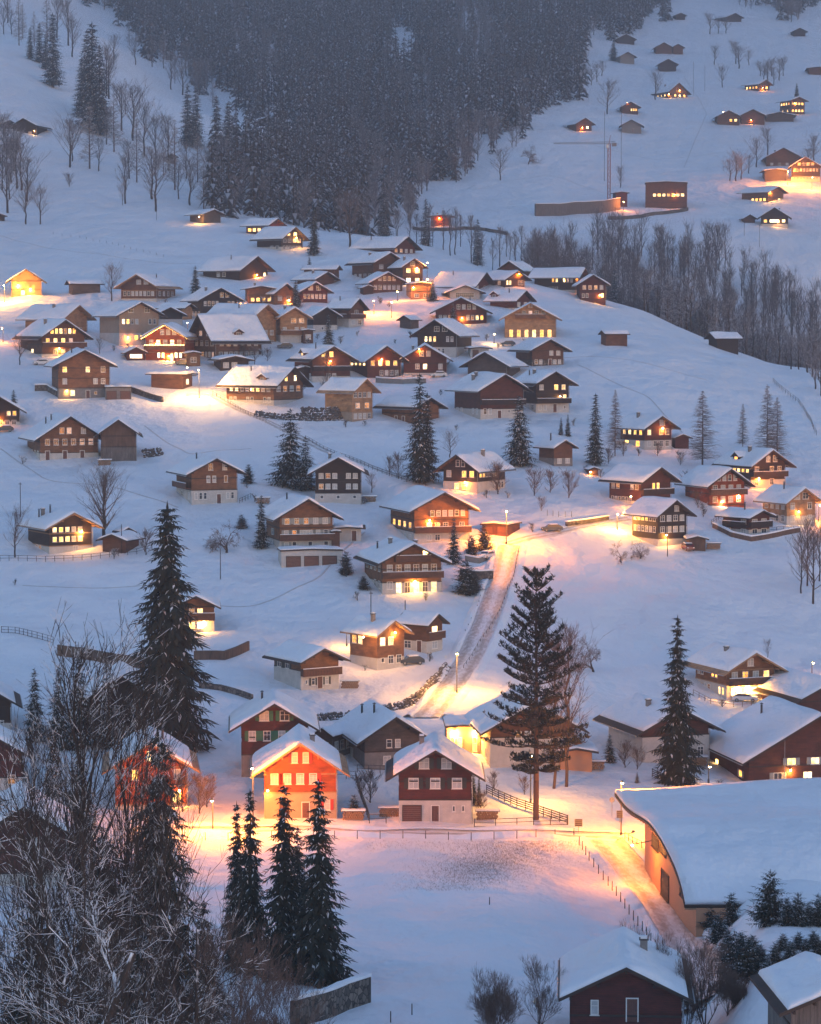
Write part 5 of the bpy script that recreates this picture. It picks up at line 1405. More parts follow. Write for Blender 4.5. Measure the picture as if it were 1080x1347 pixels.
WOOD_R = [(965, -40), (968, 4), (990, 16), (1000, 4), (1018, 14), (1030, 32), (1050, 30), (1060, 10), (1078, 8), (1078, -60)]
def pix(P):
    d = P; depth = d.y * CP - d.z * SP; up = d.y * SP + d.z * CP
    return CX + F * d.x / depth, CY - F * up / depth
fr = random.Random(5)
cand = []
y = 1040.0
while y < 2560:
    x = -330.0
    step = 8.2
    while x < 420:
        xx = x + fr.uniform(-3.2, 3.2); yy = y + fr.uniform(-3.2, 3.2)
        P = Vector((xx, yy, HZ(xx, yy))); px, py = pix(P)
        nx_ = 11 * math.sin(py * 0.11 + px * 0.03) + 7 * math.sin(px * 0.17 + 1); ny_ = 9 * math.sin(px * 0.09) + 6 * math.sin(px * 0.21 + py * 0.1)
        if -60 < px < 1140 and (inpoly(px + nx_, py + ny_, FOREST) and not inpoly(px, py, GAP) or inpoly(px, py, WOOD_R)) and fr.random() < 0.93:
            cand.append((yy, px, py, P))
        x += step
    y += step * (1.0 if y < 1600 else 1.35)
cand.sort(key=lambda c: c[0])
V_['forest'] = []
for i in range(5):
    V, Q, m = conifer_arrays(201 + i, whorls=12, nbr=6, rad=0.135 + 0.012 * i, twigs=0, snow=1.0, ragged=0.45, base=0.02, droop=0.45)
    tb = MB(); tb.tube((0, 0, -0.05), (0, 0, 0.9), 0.012, 0.003, 4)
    n = len(V); V2 = np.concatenate([V, np.array(tb.v, np.float32)]); Q2 = np.concatenate([Q, np.array([f for f in tb.f], np.int32) + n]); m2 = np.concatenate([m, np.full(len(tb.f), 2)])
    V_['forest'].append((V2, Q2, m2))
V_['fbare'] = []
for i in range(4):
    T_, B_ = decid_segs(221 + i, n1=22, n2=5, n3=2, cb=0.12, width=0.26, ang=0.65, rmin=0.0026)
    v, q = tubes_arrays(T_ + B_, 3)
    V_['fbare'].append((v.astype(np.float32), q, np.full(len(q), 3)))
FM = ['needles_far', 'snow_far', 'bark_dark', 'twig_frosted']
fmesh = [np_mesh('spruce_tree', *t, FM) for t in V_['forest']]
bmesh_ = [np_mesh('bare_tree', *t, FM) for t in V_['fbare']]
vs, qs, ms, off = [], [], [], 0; nb_ = 0
for i, (yy, px, py, P) in enumerate(cand):
    pale = math.sin(px * 0.021 + py * 0.013) + math.sin(px * 0.043 - py * 0.037 + 2) + 0.6 * math.sin(px * 0.09 + py * 0.07)
    edge = (pale > 0.85 and fr.random() < 0.7) or (px > 395 and py > 175 and fr.random() < 0.3) or (px < 360 and py > 190 and fr.random() < 0.55) or fr.random() < 0.1
    k = fr.randrange(5 if not edge else 4); hg = fr.uniform(17, 36) if not edge else fr.uniform(13, 20)
    wd = fr.uniform(0.9, 1.25); a = fr.random() * 6.28
    nb_ += edge
    if (not edge and i - nb_ < 235) or (edge and nb_ < 45):
        o = link('bare_tree' if edge else 'spruce_tree', bmesh_[k] if edge else fmesh[k], None,
                 'frosted bare tree along the lower edge of the mountain forest' if edge else 'snow dusted spruce along the lower edge of the mountain forest', 'tree',
                 'bare trees at the forest edge' if edge else 'spruces at the forest edge')
        o.location = P - Vector((0, 0, 0.3)); o.scale = (hg * wd, hg * wd, hg); o.rotation_euler = (0, 0, a)
    else:
        v, q, m = (V_['fbare'] if edge else V_['forest'])[k]
        c, s = math.cos(a), math.sin(a)
        w = np.empty_like(v); w[:, 0] = (v[:, 0] * c - v[:, 1] * s) * hg * wd + P.x; w[:, 1] = (v[:, 0] * s + v[:, 1] * c) * hg * wd + P.y; w[:, 2] = v[:, 2] * hg + P.z - 0.3
        vs.append(w); qs.append(q + off); ms.append(m); off += len(v)
print('forest', len(cand), off)
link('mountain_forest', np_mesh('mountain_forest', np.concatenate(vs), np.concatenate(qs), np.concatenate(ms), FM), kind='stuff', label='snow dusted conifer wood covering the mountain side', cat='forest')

# the rest of the ravine wood
vs, qs, ms, off = [], [], [], 0
for p in rav[70:]:
    P = at(p[0], p[2]); k = fr.randrange(4); v, q, m = V_['fbare'][k]; hg = fr.uniform(14, 23); a = fr.random() * 6.28; wd = fr.uniform(0.6, 0.9)
    c, s = math.cos(a), math.sin(a); w = np.empty_like(v); w[:, 0] = (v[:, 0] * c - v[:, 1] * s) * hg * wd + P.x; w[:, 1] = (v[:, 0] * s + v[:, 1] * c) * hg * wd + P.y; w[:, 2] = v[:, 2] * hg + P.z - 0.3
    vs.append(w); qs.append(q + off); ms.append(m); off += len(v)
link('ravine_wood', np_mesh('ravine_wood', np.concatenate(vs), np.concatenate(qs), np.concatenate(ms), FM), kind='stuff', label='mass of grey bare trees filling the ravine', cat='wood')
# ---------------------------------------------------------------- roads, walls, fences, lamps, vehicles
def drape(name, pts, width, mat='packed_snow', lift=0.13, step=2.0, kind='structure', D0=None):
    """a strip laid on the ground along picture points"""
    W3 = [hit(*p) for p in pts]
    path = []
    for a, b in zip(W3[:-1], W3[1:]):
        n = max(1, int((b - a).length / step))
        for i in range(n): path.append(a.lerp(b, i / n))
    path.append(W3[-1])
    for _ in range(6):
        path = [path[0]] + [(path[i - 1] + path[i] * 2 + path[i + 1]) / 4 for i in range(1, len(path) - 1)] + [path[-1]]
    V, Fc, UV = [], [], []
    m = 6; dist = 0
    for i, p in enumerate(path):
        a = path[max(0, i - 1)]; b = path[min(len(path) - 1, i + 1)]
        t = (b - a); t.z = 0; t.normalize(); s = Vector((t.y, -t.x, 0))
        if i: dist += (p - path[i - 1]).length
        mid = HZ(p.x, p.y)
        for j in range(m + 1):
            u = j / m; q = p + s * (u - 0.5) * width
            z = max(HZ(q.x, q.y), mid * 0.5 + HZ(q.x, q.y) * 0.5) + lift
            if j in (0, m): z = HZ(q.x, q.y) - 0.1
            V.append((q.x, q.y, z)); UV.append((u, dist))
    for i in range(len(path) - 1):
        for j in range(m):
            a = i * (m + 1) + j
            Fc.append((a, a + 1, a + m + 2, a + m + 1))
    me = bpy.data.meshes.new(name); me.from_pydata(V, [], Fc)
    uv = me.uv_layers.new(name='uv')
    for lp in me.loops: uv.data[lp.index].uv = UV[lp.vertex_index]
    me.materials.append(MATS[mat]); me.polygons.foreach_set('use_smooth', [True] * len(me.polygons)); me.update()
    if name == 'road':
        # snow thrown up by the plough along both edges
        rb = random.Random(int(pts[0][0])); b = MB()
        for sd in (-1, 1):
            rows = []
            for i, p in enumerate(path):
                a = path[max(0, i - 1)]; c = path[min(len(path) - 1, i + 1)]
                t = (c - a); t.z = 0; t.normalize(); s = Vector((t.y, -t.x, 0)) * sd
                hh = 0.42 + 0.22 * math.sin(i * 0.7 + pts[0][1]) + rb.uniform(-.12, .12); row = []
                for off, zz in ((-0.35, 0.0), (-0.05, hh * 0.65), (0.3, hh), (0.75, hh * 0.6), (1.4, -0.15)):
                    q = p + s * (width / 2 + off + rb.uniform(-.07, .07)); row.append(Vector((q.x, q.y, HZ(q.x, q.y) + zz + (lift if off < 0 else 0.0))))
                rows.append(row)
            for r0, r1 in zip(rows[:-1], rows[1:]):
                for j in range(4):
                    f = [r0[j], r0[j + 1], r1[j + 1], r1[j]]; b.poly(f if sd > 0 else f[::-1])
        b.build('snow_bank', 'snow_ground', None, smooth=False, kind='structure')
    return link(name, me, kind=kind)
drape('road', [(200, 1093), (300, 1092), (430, 1093), (560, 1095), (700, 1096), (780, 1097), (822, 1102)], 4.2)
drape('road', [(795, 1103), (820, 1130), (852, 1170), (885, 1215), (915, 1262), (940, 1310)], 5.0, lift=0.17)
drape('road', [(560, 945), (585, 915), (612, 875), (632, 835), (648, 795), (662, 755), (670, 718)], 5.0, lift=0.15)
drape('path', [(668, 716), (700, 708), (735, 700), (790, 688), (828, 683)], 3.2, lift=0.15)
drape('path', [(245, 520), (275, 517), (330, 545), (420, 590), (520, 625), (560, 640)], 2.6, lift=0.12)

TR = [[(0, 590), (60, 632), (150, 640), (235, 668)], [(480, 700), (420, 760), (330, 800), (240, 790)], [(760, 480), (850, 520), (930, 600)], [(0, 310), (90, 330), (200, 345), (300, 350)],
      [(330, 590), (250, 600), (190, 560)], [(780, 190), (860, 210), (960, 200), (1079, 190)], [(620, 250), (720, 230), (800, 255)], [(900, 100), (930, 150), (900, 220)], [(30, 770), (120, 775), (190, 770)], [(700, 470), (800, 470), (930, 500)]]
for t_ in TR: drape('snow_track', t_, 0.5, lift=0.05, step=1.5)
def wall_strip(name, label, pts, h, th, mat, cat='wall', snow=True, D=None, above=0.0, group=None):
    W3 = [hit(*p) for p in pts]; path = []
    for a, b in zip(W3[:-1], W3[1:]):
        n = max(1, int((b - a).length / 1.2))
        for i in range(n): path.append(a.lerp(b, i / n))
    path.append(W3[-1])
    root = link(name, None, None, label, cat, group); root.location = path[0]
    o = path[0]; r = random.Random(len(pts) * 7 + int(h * 10))
    def ring(sw, z0, z1, jit):
        R = []
        for i, p in enumerate(path):
            a = path[max(0, i - 1)]; b = path[min(len(path) - 1, i + 1)]
            t = (b - a); t.z = 0; t.normalize(); s = Vector((t.y, -t.x, 0)) * sw / 2
            z = HZ(p.x, p.y); dz = r.uniform(-jit, jit)
            R.append([Vector((p.x, p.y, z)) - s - o + Vector((0, 0, z0)), Vector((p.x, p.y, z)) + s - o + Vector((0, 0, z0)), Vector((p.x, p.y, z)) + s - o + Vector((0, 0, z1 + dz)), Vector((p.x, p.y, z)) - s - o + Vector((0, 0, z1 + dz))])
        b = MB()
        for i in range(len(R) - 1):
            for j in range(4):
                k = (j + 1) % 4
                b.poly([R[i][j], R[i][k], R[i + 1][k], R[i + 1][j]])
        b.poly(R[0][::-1]); b.poly(R[-1])
        return b
    ring(th, -1.5, h, 0.06 if mat == 'stone' else 0).build('masonry' if mat in ('stone', 'concrete') else 'boards', mat, root)
    if snow: ring(th + 0.15, h + 0.07, h + 0.36, 0.07).build('snow_cap', 'snow_roof', root, smooth=False)
    return root
def boulders(name, label, pts, h, size=0.55, depth=1.0):
    """a wall of piled rocks, each one a rough lump, snow caught on their tops"""
    r = random.Random(len(pts) + int(h * 7)); W3 = [hit(*p) for p in pts]; o = W3[0]; b = MB()
    for a, c in zip(W3[:-1], W3[1:]):
        L = (c - a).length; n = max(2, int(L / (size * 0.85)))
        t = (c - a).normalized(); s = Vector((-t.y, t.x, 0))
        if s.y < 0: s = -s
        for i in range(n):
            for k in range(max(1, int(h / (size * 0.7)))):
                q = a.lerp(c, (i + r.random() * 0.6) / n) + s * (k * 0.35 * depth + r.uniform(-.2, .2)); z = HZ(q.x, q.y) if k == 0 else HZ(a.x + (q.x - a.x), a.y + (q.y - a.y))
                z = HZ(q.x, q.y) + k * size * 0.62 + r.uniform(-.1, .1)
                R = size * r.uniform(0.4, 0.68); rings = []
                ph = r.random() * 6
                for (zz, rr) in ((-0.9, 0.35), (-0.25, 1.0), (0.4, 0.9), (0.85, 0.4)):
                    rings.append([Vector((q.x, q.y, z)) - o + Vector((math.cos(ph + m * 1.047) * R * rr * r.uniform(.75, 1.2), math.sin(ph + m * 1.047) * R * rr * r.uniform(.75, 1.2), zz * R * r.uniform(.8, 1.1))) for m in range(6)])
                for r0, r1 in zip(rings[:-1], rings[1:]): b.prism(r0, r1, 0, caps=False)
                b.poly(rings[0][::-1]); b.poly(rings[-1])
    ob = b.build(name, 'rock_snowy', None, label=label, cat='rock wall'); ob.location = o
    return ob
boulders('stone_wall', 'long curved stone wall along the rising road', [(420, 948), (455, 945), (495, 940), (530, 932), (560, 915), (582, 892), (592, 878)], 1.5, 0.6)
boulders('rock_wall', 'dark wall of stacked rocks under a snow bank in the village', [(393, 553), (420, 554), (445, 553), (461, 552)], 3.6, 0.8)
boulders('rock_wall', 'low row of snowy rocks below the yellow lit chalet', [(335, 548), (360, 551), (392, 552)], 1.8, 0.8)
wall_strip('retaining_wall', 'long dark retaining wall behind the largest spruce', [(76, 862), (110, 866), (150, 874), (190, 880)], 1.8, 0.4, 'wood_boards', snow=False)
wall_strip('retaining_wall', 'board terrace wall below the lit balcony chalet', [(255, 868), (295, 868), (312, 862), (327, 855)], 1.5, 0.4, 'wood_boards', snow=False)
wall_strip('retaining_wall', 'lower dark wall right of the largest spruce', [(262, 905), (290, 908), (315, 915), (332, 921)], 0.9, 0.4, 'stone', snow=False)
wall_strip('retaining_wall', 'terrace wall right of the wide brown chalet', [(605, 762), (630, 763), (648, 762)], 1.6, 0.5, 'stone')
wall_strip('retaining_wall', 'curved dark wall below the lamp lit conifers', [(612, 738), (630, 741), (650, 732)], 1.0, 0.4, 'concrete')
wall_strip('retaining_wall', 'snow topped wall corner at the bottom beside the spruces', [(385, 1352), (420, 1342), (455, 1328), (485, 1318)], 2.3, 0.5, 'stone')
wall_strip('retaining_wall', 'grey concrete hillside wall beside the crane', [(704, 284), (735, 284), (770, 281), (815, 276)], 5.5, 1.0, 'wood_grey_boards')
wall_strip('retaining_wall', 'dark band wall under the flat roofed wood building', [(800, 289), (850, 285), (905, 277)], 1.6, 0.5, 'stone', snow=False)
wall_strip('stone_terrace', 'dark stone terrace rim around the floodlit chapel hut', [(543, 302), (560, 304), (585, 304), (610, 302), (640, 304), (668, 310)], 1.4, 0.5, 'stone', snow=False)
wall_strip('retaining_wall', 'stone bank below the double garage at the left', [(46, 514), (62, 514), (76, 522)], 1.4, 0.5, 'stone')
wall_strip('retaining_wall', 'sloping stone wall right of the double garage', [(170, 515), (190, 522), (214, 529)], 1.3, 0.5, 'stone', snow=False)
wall_strip('retaining_wall', 'low terrace wall behind the low barn in the village', [(495, 503), (530, 505), (560, 504)], 1.2, 0.5, 'concrete')
wall_strip('retaining_wall', 'bank wall beside the lamp lit lane of the right cluster', [(745, 692), (775, 688), (800, 684)], 0.8, 0.6, 'stone')
wall_strip('retaining_wall', 'snowy terrace edge below the fenced chalet', [(938, 694), (962, 706), (988, 712), (1030, 704), (1052, 700)], 0.9, 0.4, 'wood_boards')
boulders('rock_pile', 'snow covered rock pile right of the boarded barn', [(190, 602), (205, 600), (216, 598)], 2.2, 0.7)
wall_strip('hedge_wall', 'dark arched snow tunnel on the open slope', [(163, 545), (172, 541), (182, 546)], 0.5, 0.4, 'concrete', cat='wall') if False else None

def fence(label, pts, h=1.1, gap=2.2, rails=2, mat='trim_dark', board=False, group=None, thick=0.05, cat='fence'):
    W3 = [hit(*p) for p in pts]; root = link('fence', None, None, label, cat, group); root.location = W3[0]; o = W3[0]
    P = []
    for a, b in zip(W3[:-1], W3[1:]):
        n = max(1, int(round((b - a).length / gap)))
        for i in range(n):
            q = a.lerp(b, i / n); q.z = HZ(q.x, q.y); P.append(q - o)
    q = W3[-1]; P.append(q - o)
    for p in P[:100]:
        b = MB(); b.tube(p - Vector((0, 0, 0.4)), p + Vector((0, 0, h)), thick * 1.2, thick, 5)
        b.build('post', mat, root)
    if rails:
        b = MB()
        for a, c in zip(P[:-1], P[1:]):
            for r in range(rails):
                z = h * (0.95 - r * 0.45 if not board else 0.9 - r * 0.22)
                b.tube(a + Vector((0, 0, z)), c + Vector((0, 0, z)), 0.035 if not board else 0.07, 0.035 if not board else 0.07, 4)
        b.build('rail', mat, root)
    return root
fence('wire fence of thin posts along the lit road', [(240, 1105), (330, 1104), (440, 1103), (560, 1103), (680, 1103), (755, 1100)], 1.0, 3.0, 0, 'metal_dark')
fence('railing in front of the garage door chalet garden', [(624, 1088), (680, 1087), (746, 1085)], 1.1, 2.4, 3, 'metal_dark')
fence('diagonal plank fence behind the pine trunk', [(640, 1044), (680, 1062), (715, 1074), (747, 1085)], 1.3, 2.0, 4, 'trim_dark', board=True)
fence('post fence beside the descending road', [(762, 1112), (775, 1132), (800, 1165), (822, 1195), (845, 1225), (862, 1250)], 1.1, 3.0, 0, 'trim_dark')
fence('black garden fence in front of the shutterless left chalet', [(0, 738), (60, 739), (120, 736), (180, 729), (200, 724)], 1.1, 1.8, 2, 'trim_dark')
fence('pale plank fence around the low terrace chalet', [(936, 690), (945, 684), (958, 690), (985, 704), (1012, 700), (1050, 698)], 1.0, 1.6, 2, 'trim_dark')
fence('diagonal rail fence descending through the middle slope', [(402, 578), (440, 598), (490, 618), (535, 634), (560, 640)], 0.9, 2.0, 2, 'trim_dark')
fence('path railing beside the bright village lamp', [(280, 520), (300, 530), (330, 548), (350, 556)], 1.0, 2.0, 2, 'metal_dark')
fence('metal garden fence between the orange and red chalets', [(443, 1024), (468, 1026), (486, 1083), (508, 1083)], 1.2, 1.6, 2, 'metal_dark')
fence('garden fence behind the garage door chalet', [(470, 1016), (500, 1017), (520, 1018)], 1.1, 1.6, 2, 'metal_dark')
fence('roadside guard rail left of the rising road', [(648, 720), (640, 760), (628, 800), (612, 832)], 0.6, 4.0, 0, 'trim_dark')
fence('dark guard rail right of the rising road', [(683, 722), (676, 760), (655, 810), (632, 845), (610, 880)], 0.7, 3.0, 1, 'metal_dark')
fence('winding rail fence on the right slope', [(1017, 503), (1030, 515), (1050, 530), (1060, 545), (1070, 565), (1074, 572)], 1.2, 2.5, 2, 'trim_dark')
fence('fence running right below the cream chalet', [(1060, 697), (1070, 705), (1080, 714)], 1.0, 2.2, 1, 'trim_dark')
fence('plank fence before the pointed spruce', [(858, 1022), (872, 1028), (892, 1036)], 1.2, 1.6, 4, 'trim_dark', board=True)
fence('garden fence below the glowing carport chalet', [(912, 914), (935, 926), (965, 930), (1000, 928)], 0.9, 1.8, 2, 'trim_light')
fence('row of vine stakes on the pink slope bank', [(720, 678), (735, 680), (752, 680)], 1.2, 1.6, 0, 'trim_dark')
fence('bottom edge field posts', [(514, 1345), (542, 1335)], 1.0, 6.0, 0, 'trim_dark')
fence('thin pasture fence across the left slope', [(70, 308), (105, 313), (140, 320), (180, 330), (215, 338)], 0.9, 4.5, 0, 'trim_dark')
fence('old lattice fence left of the retaining wall', [(2, 832), (20, 833), (42, 838), (70, 846)], 1.1, 1.2, 3, 'trim_dark')
fence('plank railing by the plain wood barn house', [(315, 662), (330, 655)], 1.0, 1.5, 2, 'trim_dark')

def pole(label, px, by, ty, r=0.09, mat='bark_dark', D=None, group=None):
    P = at(px, D) if D else hit(px, by)
    h = (by - ty) * P.y / F
    b = MB(); b.tube((0, 0, -1), (0, 0, h), r, r * 0.75, 7)
    b.box((-0.35, -0.05, h * 0.96), (0.35, 0.05, h * 0.96 + 0.1)) if h > 6 else None
    b.tube((0, 0, h), (0, 0, h + 0.1), r * 1.1, r * 0.3, 7)
    o = b.build('pole', mat, None, label=label, cat='pole', group=group); o.location = P
pole('thin pole on the open slope below the crooked apple tree', 290, 762, 722)
pole('tall wooden pole at the far left above the dark chalet', 27, 680, 635)
pole('dark pole below the symmetric little chalet', 999, 325, 296)
pole('pole left of the symmetric little chalet', 979, 310, 290)
pole('pole in front of the tall dark log chalet', 878, 732, 690)
pole('pole beside the small shed by the fan tree', 160, 728, 690)
pole('tall mast above the light wood chalet', 488, 832, 778)
pole('short bare pole above the narrow chalet', 533, 818, 790)
pole('left tall cable pole near the crane', 795, 238, 148, 0.12)
pole('right tall cable pole near the crane', 817, 245, 140, 0.12)
pole('upland cable pole under the small dark barns', 912, 126, 82)
pole('upland cable pole right of the floodlit chalet', 927, 120, 88)
pole('marker post in the white field', 644, 1190, 1181, 0.06)
pole('flag pole in front of the large brown chalet', 1032, 1034, 965, 0.05, 'metal_grey')
pole('hillside pole on the left slope', 206, 290, 262, 0.08)

# sign boards by the junction
def sign(label, px, by, ty, w=0.7, mats=('metal_grey', 'trim_dark'), round_=False):
    P = hit(px, by); h = (by - ty) * P.y / F
    r = link('road_sign', None, None, label, 'sign'); r.location = P
    b = MB(); b.tube((0, 0.03, -0.5), (0, 0.03, h), 0.04, 0.04, 6); b.build('post', 'metal_grey', r)
    b = MB()
    if round_: b.tube((0, -0.04, h - 0.35), (0, 0, h - 0.35), 0.35, 0.35, 14)
    else:
        b.box((-w / 2, -0.04, h - 0.95), (w / 2, 0, h))
        for i in range(4): b.box((-w / 2 + 0.06, -0.05, h - 0.9 + i * 0.24), (w / 2 - 0.06, -0.042, h - 0.74 + i * 0.24), 1)
    b.build('board', list(mats), r)
    return r
sign('tall direction sign board at the road junction', 761, 1098, 1077, 1.0)
sign('round sign right of the road junction', 805, 1074, 1048, round_=True)
sign('small notice board before the curved roof building', 815, 1082, 1066, 0.8)

# cars
def car(label, px, by, yaw, mat, L=4.2, snow=True):
    P = hit(px, by); r = link('parked_car', None, None, label, 'car'); r.location = P; r.rotation_euler = (0, 0, math.radians(yaw))
    prof = [(-L/2, .35), (-L/2 + .05, .85), (-L/2 + .9, .98), (-L/2 + 1.5, 1.42), (L/2 - .9, 1.45), (L/2 - .15, 1.0), (L/2, .8), (L/2, .35)]
    b = MB(); b.prism([(x, -.82, z) for x, z in prof], [(x, .82, z) for x, z in prof]); b.build('body', mat, r)
    b = MB()
    for s in (-1, 1):
        q = [(-L/2 + 1.05, s * .835, 1.0), (-L/2 + 1.58, s * .835, 1.36), (L/2 - 1.0, s * .835, 1.38), (L/2 - .45, s * .835, 1.0)]
        b.poly(q if s < 0 else q[::-1])
    b.poly([(-L/2 + .96, -.7, 1.02), (-L/2 + .96, .7, 1.02), (-L/2 + 1.45, .7, 1.4), (-L/2 + 1.45, -.7, 1.4)]); b.build('windows', 'pane_dark', r)
    for x in (-L/2 + .8, L/2 - .8):
        for s in (-1, 1):
            b = MB(); b.tube((x, s * .84, .32), (x, s * .64, .32), .32, .32, 12); w = b.build('wheel', 'rubber', r)
            b = MB(); b.tube((x, s * .855, .32), (x, s * .84, .32), .18, .18, 10); b.build('rim', 'metal_grey', w)
    for s in (-1, 1):
        b = MB(); b.box((-L/2 - .02, s * .6 - .15, .62), (-L/2 + .04, s * .6 + .15, .78)); b.build('headlight', 'frame_white', r)
    if snow:
        b = MB(); b.prism([(-L/2 + 1.5, -.75, 1.43), (L/2 - .9, -.75, 1.46), (L/2 - .9, .75, 1.46), (-L/2 + 1.5, .75, 1.43)], [(-L/2 + 1.65, -.62, 1.6), (L/2 - 1.05, -.62, 1.62), (L/2 - 1.05, .62, 1.62), (-L/2 + 1.65, .62, 1.6)]); b.build('snow_cover', 'snow_roof', r)
car('white car parked under the glowing carport', 980, 923, 170, 'car_white', snow=False)
car('dark car parked right of the lamp lit red garage', 726, 699, 10, 'car_dark')
car('dark blue car below the left edge chalet', 6, 568, 5, 'car_dark')
car('snowy car beside the square light wood chalet', 54, 480, 20, 'car_white')
car('snow covered car in front of the beige balcony chalet', 375, 458, 0, 'car_dark')
car('snowy car beside the broad rust chalet', 577, 496, 8, 'car_white')
car('car under snow below the golden window village inn', 668, 455, 0, 'car_dark')
car('parked car below the light wood chalet terrace', 545, 872, 15, 'car_dark') if False else car('snowed in car below the narrow chalet', 541, 874, 15, 'car_dark')

for px, by, yw, mt, lb in ((240, 480, 5, 'car_dark', 'dark car before the golden festive chalet'),
        (705, 452, 20, 'car_white', 'white car right of the glowing inn windows'), (470, 662, 0, 'car_dark', 'dark car right of the three rowed dark chalet'), (385, 395, 0, 'car_white', 'snowed in car under the right orange lamp'), (905, 724, 100, 'car_red', 'red car beside the stilted log chalet') ,
        (845, 676, 10, 'car_dark', 'dark car on the lamp lit lane bank'), (640, 735, 60, 'car_white', 'white car at the foot of the lamp lit conifers')):
    car(lb, px, by, yw, mt)
def woodpile(px, by, lb, n=9, rows=4):
    P = hit(px, by); r_ = random.Random(int(px)); root = link('woodpile', None, None, lb, 'woodpile'); root.location = P
    b = MB()
    for j in range(rows):
        for i in range(n):
            x = i * 0.3 + r_.uniform(-.03, .03) + (0.15 if j % 2 else 0); z = 0.15 + j * 0.26
            b.tube((x, -0.45 + r_.uniform(-.05, .05), z), (x, 0.45, z), 0.145, 0.14, 6)
    b.build('logs', 'trim_light', root)
    b = MB(); b.box((-0.3, -0.6, rows * 0.27 + 0.05), (n * 0.3 + 0.2, 0.6, rows * 0.27 + 0.1)); b.box((-0.25, -0.55, rows * 0.27 + 0.102), (n * 0.3 + 0.15, 0.55, rows * 0.27 + 0.32), 1); b.build('cover', ['wood_dark', 'snow_roof'], root)
for px, by, lb in ((500, 1074, 'woodpile left of the garage door chalet'), (628, 1078, 'woodpile at the right corner of the garage door chalet'), (452, 1078, 'woodpile beside the orange chalet wall'), (450, 905, 'woodpile by the white based shuttered chalet'), (338, 662, 'woodpile right of the plain wood barn house'),
                   (930, 722, 'woodpile right of the boarded shed'), (770, 1012, 'woodpile at the pink annex garage'), (905, 1006, 'woodpile by the pale walled barn'), (130, 612, 'woodpile between the farmhouse and the boarded barn'), (478, 660, 'woodpile behind the three rowed dark chalet')):
    woodpile(px, by, lb)
# red garage by the road lamp
h('red flat garage beside the yellow road lamp', 668, 706, 34, 16, 15, 'R', 'rust', 0, 4, G='G-.G-', name='garage', chim=0, oe=0.5, og=0.7, sn=0.5, gm='door_brown')
h('small white garage between the two big chalets', 442, 712, 33, 0, 17, 'L', 'white', 0, 4, G='.D', name='garage', chim=0, l=6, sn=0.6)
h('red garage block under the amber wood chalet', 370, 747, 80, 4, 22, 'L', 'white', 0, 2, G='G-G-G-', name='garage', chim=0, l=5, gm='door_brown', oe=0.2, og=0.2, sn=0.3, zfix=None)

